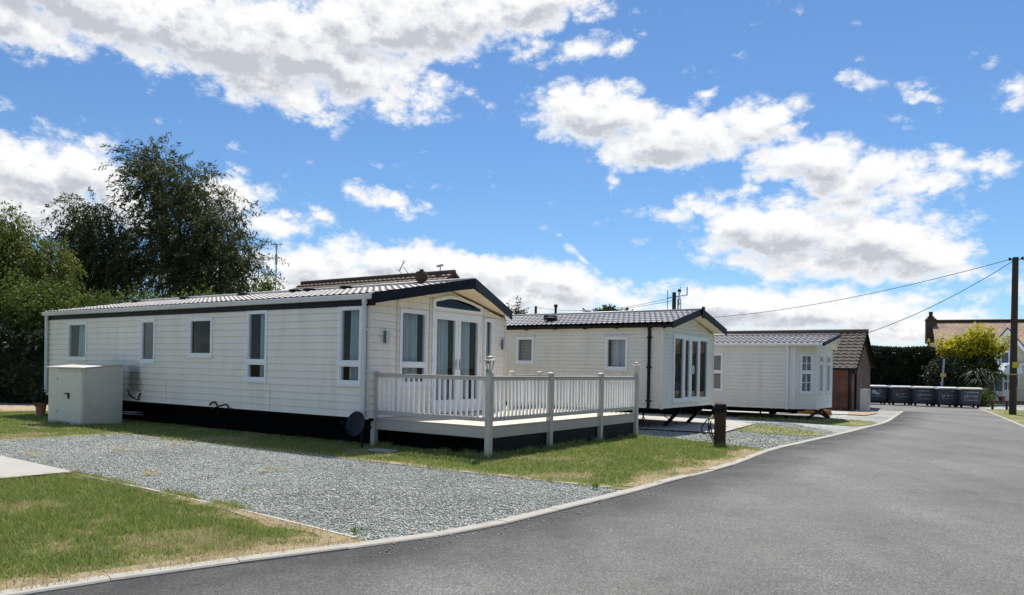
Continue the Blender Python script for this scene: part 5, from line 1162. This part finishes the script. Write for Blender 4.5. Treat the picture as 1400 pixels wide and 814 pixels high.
for px, py, rx, ry, Y, lab in bush:
    tree('hedgerow_shrub', px, Y, [(px, py, rx*.8, ry), (px-rx*.5, py+ry*.7, rx*.6, ry), (px+rx*.5, py+ry*.6, rx*.6, ry), (px, py+60, rx, 60), (px, 520, rx, 45)], lab, 'shrub', 'leaf_bush', 800, 30, .12, .1, (0, 0, .25), .55, .07, .5, 'shrubs behind the nearest caravan', .14)
# deep shaded hedge at the left of the nearest caravan
def hedgebox(name, x0, x1, y0, y1, h, label, m, n, size, rz=0, rough=.18, under=True):
    t = thing(name, (x0, y0, 0), label, 'hedge', rz); W, Dp = x1-x0, y1-y0
    areas = np.array([W*h, W*h, Dp*h, Dp*h, W*Dp]); c = NR.choice(5, n, p=areas/areas.sum()); u, v = NR.rand(n), NR.rand(n); C = np.zeros((n, 3)); Nn = np.zeros((n, 3))
    for k, (f, nn) in enumerate(((lambda u, v: (u*W, 0*u, v*h), (0, -1, 0)), (lambda u, v: (u*W, 0*u+Dp, v*h), (0, 1, 0)), (lambda u, v: (0*u, u*Dp, v*h), (-1, 0, 0)), (lambda u, v: (0*u+W, u*Dp, v*h), (1, 0, 0)), (lambda u, v: (u*W, v*Dp, 0*u+h), (0, 0, 1)))):
        s = c == k; C[s] = np.c_[f(u[s], v[s])]; Nn[s] = nn
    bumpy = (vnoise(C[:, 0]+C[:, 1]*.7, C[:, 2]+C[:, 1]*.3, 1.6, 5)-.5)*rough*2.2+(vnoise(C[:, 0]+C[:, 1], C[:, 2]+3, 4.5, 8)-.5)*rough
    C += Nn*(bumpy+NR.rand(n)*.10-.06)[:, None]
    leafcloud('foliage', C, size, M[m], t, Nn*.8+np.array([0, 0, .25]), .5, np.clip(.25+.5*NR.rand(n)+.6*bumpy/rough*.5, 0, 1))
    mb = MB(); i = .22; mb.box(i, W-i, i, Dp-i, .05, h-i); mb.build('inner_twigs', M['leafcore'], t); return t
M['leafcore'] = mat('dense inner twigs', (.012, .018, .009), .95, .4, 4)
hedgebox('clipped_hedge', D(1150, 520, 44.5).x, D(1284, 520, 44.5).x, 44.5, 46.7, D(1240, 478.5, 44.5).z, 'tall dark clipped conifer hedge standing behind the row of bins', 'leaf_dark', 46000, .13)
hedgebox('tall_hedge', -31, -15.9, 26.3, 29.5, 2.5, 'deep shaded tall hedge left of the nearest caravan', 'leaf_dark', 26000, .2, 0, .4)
hedgebox('tall_hedge', 12.6, 15.5, -12, 15, 4.6, 'unseen tall hedge added right of the road to dim light from that side', 'leaf_bush', 30000, .22, 0, .5)  # out of view, added to cut sky light on right-facing walls
# golden tree, strap leaved shrub and conifer beside the bins
tree('golden_shrub', 1325, 43.5, [(1297, 484, 10, 4), (1289, 481, 6, 3), (1314, 478, 6, 8), (1330, 474, 5, 8), (1339, 468, 4, 7), (1351, 473, 5, 7), (1360, 485, 8, 3), (1367, 482, 4, 3), (1322, 486, 10, 4), (1305, 488, 8, 4), (1345, 482, 7, 5)],
     'golden yellow leaved small tree above the right end of the bins', 'tree', 'leaf_gold', 190, 22, .20, .0, (.15, 0, 1.3), .85, .09, .42, None, .05)
tree('dark_shrub', 1330, 44.3, [(1318, 496, 24, 12), (1325, 482, 18, 9), (1344, 485, 13, 8), (1336, 490, 16, 12), (1318, 520, 20, 18), (1345, 508, 16, 14), (1302, 492, 12, 6), (1322, 484, 10, 8)], 'dark green shrub filling in below the golden leaved tree', 'shrub', 'leaf_goldgreen', 420, 18, .2, .1, (0, 0, .2), .5, .09, .6)
tree('conifer_shrub', 1291, 43, [(1291, 508, 15, 14), (1288, 522, 17, 16), (1296, 535, 18, 16), (1289, 545, 16, 12)], 'soft green conifer bush in front of the tall clipped hedge, behind the sign post', 'shrub', 'leaf_palm', 420, 20, .17, .2, (.1, 0, .3), .5, .08, .4)
def straps(name, px, Y, heads, label, n, ln, w):
    b = D(px, 560, Y); t = thing(name, (b.x, Y, 0), label, 'shrub'); V = []; F = []; Rr = []
    for hx, hy in heads:
        h = D(hx, hy, Y); c = np.array([h.x-b.x, NR.uniform(-.4, .4), h.z])
        for i in range(n):
            a = NR.rand()*6.283; up = NR.rand()*1.5-.35; d = np.array([math.cos(a), math.sin(a), up]); d /= np.linalg.norm(d); s = np.cross(d, [0, 0, 1]); s /= np.linalg.norm(s)+1e-6; l = ln*(.6+.6*NR.rand()); o = len(V); ns = 5
            for k in range(ns+1):
                q_ = k/ns; p = c+d*l*q_+np.array([0, 0, -.75*l*q_*q_]); ww = w*(1-q_)**.6*(.6+.4*min(1, q_*4)); V += [p-s*ww, p+s*ww]; Rr += [NR.rand()*.3+.5*q_]*2
            for k in range(ns): F.append((o+2*k, o+2*k+1, o+2*k+3, o+2*k+2))
    fast('crown', np.array(V), np.array(F), M['leaf_palm'], t, np.array(Rr))
    mb = MB()
    for hx, hy in heads: h = D(hx, hy, Y); mb.tube([(0, 0, 0), ((h.x-b.x)*.5, 0, h.z*.5), (h.x-b.x, 0, h.z)], [.13, .11, .09], 8)
    mb.build('trunk', M['bark'], t); return t
straps('strap_leaved_shrub', 1345, 41.5, [(1343, 508), (1352, 520), (1335, 522), (1345, 532), (1357, 512), (1334, 512), (1352, 538)], 'dark strap leaved shrub with a stout dark stem between the last bin and the porch', 90, .95, .035)
tree('verge_shrub', 1338, 40, [(1338, 552, 9, 8), (1343, 546, 8, 10)], 'pale green low bush at the right side of the last bin', 'shrub', 'leaf_bush', 130, 18, .12, .1, (0, 0, .4), .3, .03, .5)
tree('clipped_bush', 1372, 47.8, [(1368, 545, 9, 10)], 'small dark bush behind the low rail fence', 'shrub', 'leaf_dark', 120, 18, .11, .1, (0, 0, .3), .25, .03, .5)
tree('distant_tree', 832, 85, [(815, 432, 14, 4), (832, 430, 16, 5), (848, 432, 13, 4), (830, 445, 34, 10)], 'distant treetop peeping over the second caravan roof', 'tree', 'leaf_far', 420, 16, .34, .1, (0, 0, .3), .7, .2, .6)
tree('slim_tree', 706, 40, [(704, 428, 4, 6), (709, 434, 6, 6), (703, 438, 7, 5)], 'sparse twiggy treetop between the first and second caravans', 'tree', 'leaf_birch', 60, 10, .14, .1, (.2, 0, .6), .6, .06, .5)
tree('sapling', 362, 31, [(363, 392, 4, 6), (366, 398, 6, 5)], 'small sapling tip beside the aerial mast above the caravan roof', 'tree', 'leaf_bush', 40, 10, .14, .1, (.1, 0, .6), .4, .05, .5)
# far field hedges so the horizon is closed
for (x0, x1, Y, h, lab) in ((-160, -20, 150, 7, 'far tree belt on the left horizon beyond the hedgerow'), (-20, 90, 170, 6.5, 'far tree belt on the horizon behind the caravans'), (90, 230, 160, 6, 'far tree belt on the right horizon beyond the house')):
    n = 9000; t = tag(leafcloud('tree_belt', np.c_[x0+(x1-x0)*NR.rand(n), Y+NR.randn(n)*2, np.abs(NR.rand(n))*h*(.55+.45*vnoise(x0+(x1-x0)*NR.rand(n), NR.rand(n), .2, 4))], 1.1, M['leaf_far'], None), lab, 'tree belt'); t['kind'] = 'stuff'
# weeds and dry scraps on the gravel
def weed(px, py, h, lab, n=26):
    x, y = G(px, py); C = np.c_[x+NR.randn(n)*.02, y+NR.randn(n)*.02, .02+NR.rand(n)*h]; tag(leafcloud('weed', C, .045, M['weed'], None, np.tile([0, 0, .7], (n, 1)), .35), lab, 'weed')
weed(142, 604, .22, 'upright green weed growing at the top of the gravel drive')
weed(334, 675, .025, 'flat green weed low in the middle of the gravel drive', 9)
weed(487, 733, .03, 'low green weeds at the kerb corner of the gravel drive', 20); weed(815, 671, .05, 'low green weeds where gravel drive, lawn and kerb meet', 36)
def scrap(px, py, lab, n=60, s=.085):
    x, y = G(px, py); C = np.c_[x+NR.randn(n)*s, y+NR.randn(n)*s*.7, .045+NR.rand(n)*.025]; o = leafcloud('dry_grass_tuft', C, .09, M['grass'], None, np.c_[NR.randn(n), NR.randn(n), .2*NR.rand(n)], .12, .8+.2*NR.rand(n)); tag(o, lab, 'dry grass')
scrap(202, 652, 'straw coloured dry tuft in the middle of the gravel drive near the concrete path'); scrap(164, 619, 'straw coloured dry tuft near the far left of the gravel drive'); scrap(245, 610, 'thin straw tuft along the far edge of the gravel drive', 70, .11); scrap(368, 647, 'pale dry tuft right of centre on the gravel drive'); scrap(45, 626, 'dry tuft on the gravel near the left edge of the photo')
n = 260; X = -3+NR.rand(n)*20; Y = 4+NR.rand(n)*26; k = inside(road, X, Y); X, Y = X[k], Y[k]
dx = edgedist(KERB, X, Y, False); k = (dx < .5) | (NR.rand(len(X)) < .12); o = leafcloud('leaf_litter', np.c_[X, Y, np.full(len(X), .008)][k], .03, M['grass'], None, np.c_[NR.randn(k.sum()), NR.randn(k.sum()), np.zeros(k.sum())], .6, .7+.3*NR.rand(k.sum())); o['kind'] = 'stuff'
# ================================================================== sky, sun
w = bpy.data.worlds.new('World'); SC.world = w; w.use_nodes = True; N = w.node_tree.nodes; L = w.node_tree.links
BGN = N['Background']
SUNV = Vector((.117, .526, 1.)).normalized(); elev = math.asin(SUNV.z); azm = math.atan2(SUNV.x, SUNV.y)
sky = N.new('ShaderNodeTexSky'); sky.sky_type = 'NISHITA'; sky.sun_disc = False; sky.sun_elevation = elev; sky.sun_rotation = azm; sky.air_density = 1.0; sky.dust_density = .12; sky.ozone_density = 2.2
tc = N.new('ShaderNodeTexCoord'); sep = N.new('ShaderNodeSeparateXYZ'); L.new(tc.outputs['Generated'], sep.inputs[0])
def mth(op, a, b=None, c=None, clamp=False):
    n = N.new('ShaderNodeMath'); n.operation = op; n.use_clamp = clamp
    for i, v in enumerate((a, b, c)):
        if v is None: continue
        if isinstance(v, (int, float)): n.inputs[i].default_value = v
        else: L.new(v, n.inputs[i])
    return n.outputs[0]
az = mth('MULTIPLY', mth('ARCTAN2', sep.outputs[0], sep.outputs[1]), 57.2958); el = mth('MULTIPLY', mth('ARCSINE', sep.outputs[2]), 57.2958)
cmb = N.new('ShaderNodeCombineXYZ'); L.new(az, cmb.inputs[0]); L.new(el, cmb.inputs[1]); AE = cmb.outputs[0]
CL = [(110, 0, 260, 66, 9), (300, 55, 220, 66, 9), (420, 70, 200, 70, 12), (560, 30, 220, 62, -8), (720, 10, 130, 42, -12), (360, 118, 110, 34, 12), (480, 105, 70, 48, 0), (735, 72, 30, 13, -10), (800, 70, 55, 17, -12), (840, 62, 20, 9, -10), (0, 20, 130, 50, 0),
      (40, 235, 125, 46, 8), (120, 235, 62, 44, 10), (60, 285, 110, 40, 0), (150, 275, 50, 40, 0), (62, 176, 52, 9, 22), (100, 190, 22, 6, 30), (147, 202, 20, 5, 35),
      (360, 297, 44, 24, 10), (390, 312, 26, 18, 0), (440, 298, 21, 12, 20), (310, 270, 60, 34, 0), (527, 275, 56, 16, 12), (548, 284, 40, 10, 8),
      (420, 365, 90, 30, 0), (520, 347, 110, 24, -3), (470, 352, 60, 26, 0), (640, 362, 110, 26, 8), (760, 382, 110, 28, 8), (850, 410, 75, 18, 8), (690, 408, 230, 26, 0), (560, 385, 200, 30, 0), (360, 395, 90, 30, 0), (300, 380, 80, 30, 0),
      (815, 158, 88, 48, 4), (920, 188, 105, 44, 4), (1035, 172, 62, 34, 0), (880, 212, 80, 22, 4), (765, 128, 14, 10, 0), (970, 130, 12, 5, 0),
      (1115, 222, 95, 34, 4), (1215, 232, 70, 30, 0), (1330, 228, 66, 18, 3), (1255, 255, 90, 22, 0), (1165, 255, 90, 22, 0),
      (1070, 318, 125, 48, 4), (1190, 330, 140, 44, 6), (940, 280, 60, 11, -8), (1110, 360, 150, 26, 3), (1010, 315, 60, 28, 0), (1150, 283, 90, 20, 0), (1270, 350, 80, 34, 4), (1000, 268, 40, 10, 0),
      (1040, 412, 120, 24, 4), (1130, 418, 130, 24, 4), (1280, 405, 82, 13, 0), (1100, 445, 190, 20, 0), (1320, 445, 120, 14, 0), (960, 440, 120, 16, 0), (1200, 455, 220, 14, 0), (1370, 380, 40, 10, 0), (1420, 400, 60, 14, 0),
      (1212, 114, 46, 9, 12), (1245, 126, 26, 6, 25), (1385, 128, 34, 18, 10), (1360, 89, 13, 8, 0), (1226, 158, 16, 4, 10), (840, 250, 12, 5, 20),
      (800, 352, 40, 4, 30), (1100, 425, 170, 38, 4), (985, 425, 100, 34, 0), (1230, 445, 170, 28, 0), (600, 385, 190, 36, 3), (860, 440, 120, 24, 5), (470, 385, 130, 40, 0)]
def px2ae(px, py):
    x, z = ray(px, py); return math.degrees(math.atan2(x, 1)), math.degrees(math.atan2(z, math.hypot(x, 1)))
grp = bpy.data.node_groups.new('cloud_density', 'ShaderNodeTree'); grp.interface.new_socket('Vector', in_out='INPUT', socket_type='NodeSocketVector'); grp.interface.new_socket('Density', in_out='OUTPUT', socket_type='NodeSocketFloat'); grp.interface.new_socket('Soft', in_out='OUTPUT', socket_type='NodeSocketFloat')
gN, gL = grp.nodes, grp.links; gi = gN.new('NodeGroupInput'); go = gN.new('NodeGroupOutput')
def gm(op, a, b=None, c=None):
    n = gN.new('ShaderNodeMath'); n.operation = op
    for i, v in enumerate((a, b, c)):
        if v is None: continue
        if isinstance(v, (int, float)): n.inputs[i].default_value = v
        else: gL.new(v, n.inputs[i])
    return n.outputs[0]
def gnoise(s, d, r, vec, lac=2.):
    n = gN.new('ShaderNodeTexNoise'); n.inputs['Scale'].default_value = s; n.inputs['Detail'].default_value = d; n.inputs['Roughness'].default_value = r; n.inputs['Lacunarity'].default_value = lac; gL.new(vec, n.inputs['Vector']); return n
mp0 = gN.new('ShaderNodeMapping'); mp0.inputs['Scale'].default_value = (.75, 1.15, 1); gL.new(gi.outputs[0], mp0.inputs[0])
wn = gnoise(.28, 5, .6, mp0.outputs[0]); sv = gN.new('ShaderNodeVectorMath'); sv.operation = 'SUBTRACT'; gL.new(wn.outputs['Color'], sv.inputs[0]); sv.inputs[1].default_value = (.5, .5, .5)
sc_ = gN.new('ShaderNodeVectorMath'); sc_.operation = 'MULTIPLY'; gL.new(sv.outputs[0], sc_.inputs[0]); sc_.inputs[1].default_value = (3.4, 2.0, 0)
ad = gN.new('ShaderNodeVectorMath'); ad.operation = 'ADD'; gL.new(gi.outputs[0], ad.inputs[0]); gL.new(sc_.outputs[0], ad.inputs[1]); WP = ad.outputs[0]
acc = None
for px, py, rx, ry, rot in CL:
    a, e = px2ae(px, py); ax, ex = px2ae(px+8, py); ay, ey = px2ae(px, py-8)
    mpn = gN.new('ShaderNodeMapping'); mpn.vector_type = 'TEXTURE'; mpn.inputs['Location'].default_value = (a, e, 0); mpn.inputs['Rotation'].default_value = (0, 0, -R(rot)); mpn.inputs['Scale'].default_value = ((ax-a)/8*rx, (ey-e)/8*ry, 1); 
    if acc is None: gL.new(WP, mpn.inputs[0])
    else:       # keep the evaluation sequential
        ma = gN.new('ShaderNodeVectorMath'); ma.operation = 'MULTIPLY_ADD'; gL.new(acc, ma.inputs[0]); ma.inputs[1].default_value = (0, 0, 1e-7); gL.new(WP, ma.inputs[2]); gL.new(ma.outputs[0], mpn.inputs[0])
    ln = gN.new('ShaderNodeVectorMath'); ln.operation = 'LENGTH'; gL.new(mpn.outputs[0], ln.inputs[0])
    kk = min(1., max(.22, (ey-e)/8*min(rx, ry)/1.9)); dd1 = gm('MULTIPLY_ADD', ln.outputs['Value'], -kk, 1.09*kk)
    acc = dd1 if acc is None else gm('SMOOTH_MAX', acc, dd1, .16)
# broken cumulus for the rest of the sky (beside, above and behind the viewer)
bn = gnoise(.055, 6, .6, gi.outputs[0])
sg_ = gN.new('ShaderNodeSeparateXYZ'); gL.new(gi.outputs[0], sg_.inputs[0])
aa = gm('ABSOLUTE', sg_.outputs[0]); off = gm('MAXIMUM', gm('DIVIDE', gm('SUBTRACT', aa, 38.), 6.), gm('DIVIDE', gm('SUBTRACT', sg_.outputs[1], 31.), 5.)); off = gm('MINIMUM', gm('MAXIMUM', off, 0.), 1.)
other = gm('MULTIPLY', gm('SUBTRACT', bn.outputs['Fac'], .50), gm('MULTIPLY', off, 6.))
d1_ = acc
fb = gnoise(.42, 12, .72, mp0.outputs[0]); vb = gN.new('ShaderNodeTexVoronoi'); vb.feature = 'F1'; vb.inputs['Scale'].default_value = .62; vb.inputs['Detail'].default_value = 3.5; vb.inputs['Roughness'].default_value = .5; vb.inputs['Lacunarity'].default_value = 2.3
wv2 = gN.new('ShaderNodeVectorMath'); wv2.operation = 'MULTIPLY_ADD'; gL.new(fb.outputs['Color'], wv2.inputs[0]); wv2.inputs[1].default_value = (1.5, 1.5, 1.5); gL.new(mp0.outputs[0], wv2.inputs[2]); gL.new(wv2.outputs[0], vb.inputs['Vector'])
n1 = gm('SUBTRACT', fb.outputs['Fac'], .5); n2 = gm('SUBTRACT', .88, vb.outputs['Distance'])
base = gm('MAXIMUM', gm('MAXIMUM', d1_, -.9), gm('SUBTRACT', other, .3))
gL.new(gm('ADD', base, gm('MULTIPLY_ADD', n1, 1.2, gm('MULTIPLY', n2, .55))), go.inputs[0]); gL.new(gm('MULTIPLY_ADD', n1, 1.25, gm('MULTIPLY_ADD', n2, .35, base)), go.inputs[1])
def dens(vec):
    n = N.new('ShaderNodeGroup'); n.node_tree = grp; L.new(vec, n.inputs[0]); return n.outputs
def shift(dx, dy):
    v = N.new('ShaderNodeVectorMath'); v.operation = 'ADD'; L.new(AE, v.inputs[0]); v.inputs[1].default_value = (dx, dy, 0); return v.outputs[0]
Dn, Sn = dens(AE); Du, Su = dens(shift(.2, 1.15))
def smooth(v, a, b):
    n = N.new('ShaderNodeMapRange'); n.interpolation_type = 'SMOOTHSTEP'; n.inputs[1].default_value = a; n.inputs[2].default_value = b; L.new(v, n.inputs[0]); return n.outputs[0]
alpha = smooth(Dn, -.16, .40)
thick = smooth(Sn, .06, .80); above = smooth(Su, -.12, .75); rim = smooth(mth('SUBTRACT', Dn, Du), -.5, .5)
shade = mth('ADD', mth('MULTIPLY', mth('MULTIPLY', thick, above), .78), mth('MULTIPLY', mth('SUBTRACT', .58, rim), mth('MULTIPLY', thick, 1.05)), clamp=True)
crp = N.new('ShaderNodeValToRGB'); e = crp.color_ramp.elements; e[0].position = .0; e[0].color = (1.0, 1.0, 1.0, 1); e[1].position = 1; e[1].color = (.56, .59, .65, 1)
m_ = e.new(.5); m_.color = (.80, .82, .86, 1); m2_ = e.new(.2); m2_.color = (.92, .93, .945, 1); L.new(shade, crp.inputs[0])
SKY_K, CLOUD_K = .091, .84
skc = N.new('ShaderNodeMixRGB'); skc.blend_type = 'MULTIPLY'; skc.inputs[0].default_value = 1; L.new(sky.outputs[0], skc.inputs[1]); skc.inputs[2].default_value = (SKY_K*.68, SKY_K*.91, SKY_K*1.12, 1)
clc = N.new('ShaderNodeMixRGB'); clc.blend_type = 'MULTIPLY'; clc.inputs[0].default_value = 1; L.new(crp.outputs[0], clc.inputs[1]); clc.inputs[2].default_value = (CLOUD_K, CLOUD_K, CLOUD_K, 1)
mx = N.new('ShaderNodeMixRGB'); L.new(alpha, mx.inputs[0]); L.new(skc.outputs[0], mx.inputs[1]); L.new(clc.outputs[0], mx.inputs[2])
L.new(mx.outputs[0], BGN.inputs[0]); BGN.inputs[1].default_value = 1.0
w.cycles.sampling_method = 'MANUAL'; w.cycles.sample_map_resolution = 512
sl = bpy.data.lights.new('sun', 'SUN'); sl.energy = 5.0; sl.angle = R(.53); sl.color = (1, .955, .88); so = bpy.data.objects.new('sun', sl); COL.objects.link(so); so.rotation_euler = SUNV.to_track_quat('Z', 'Y').to_euler(); so.location = (0, 0, 60)
# ================================================================== render settings
vs = SC.view_settings; vs.view_transform = 'Standard'; vs.look = 'None'; vs.gamma = 1; vs.exposure = 0.25; vs.use_curve_mapping = False
SC.render.engine = 'CYCLES'; cy = SC.cycles; cy.use_denoising = True; cy.max_bounces = 7; cy.transparent_max_bounces = 16; cy.diffuse_bounces = 3; cy.glossy_bounces = 3; cy.transmission_bounces = 4; cy.caustics_reflective = False; cy.caustics_refractive = False
cy.sample_clamp_indirect = 6
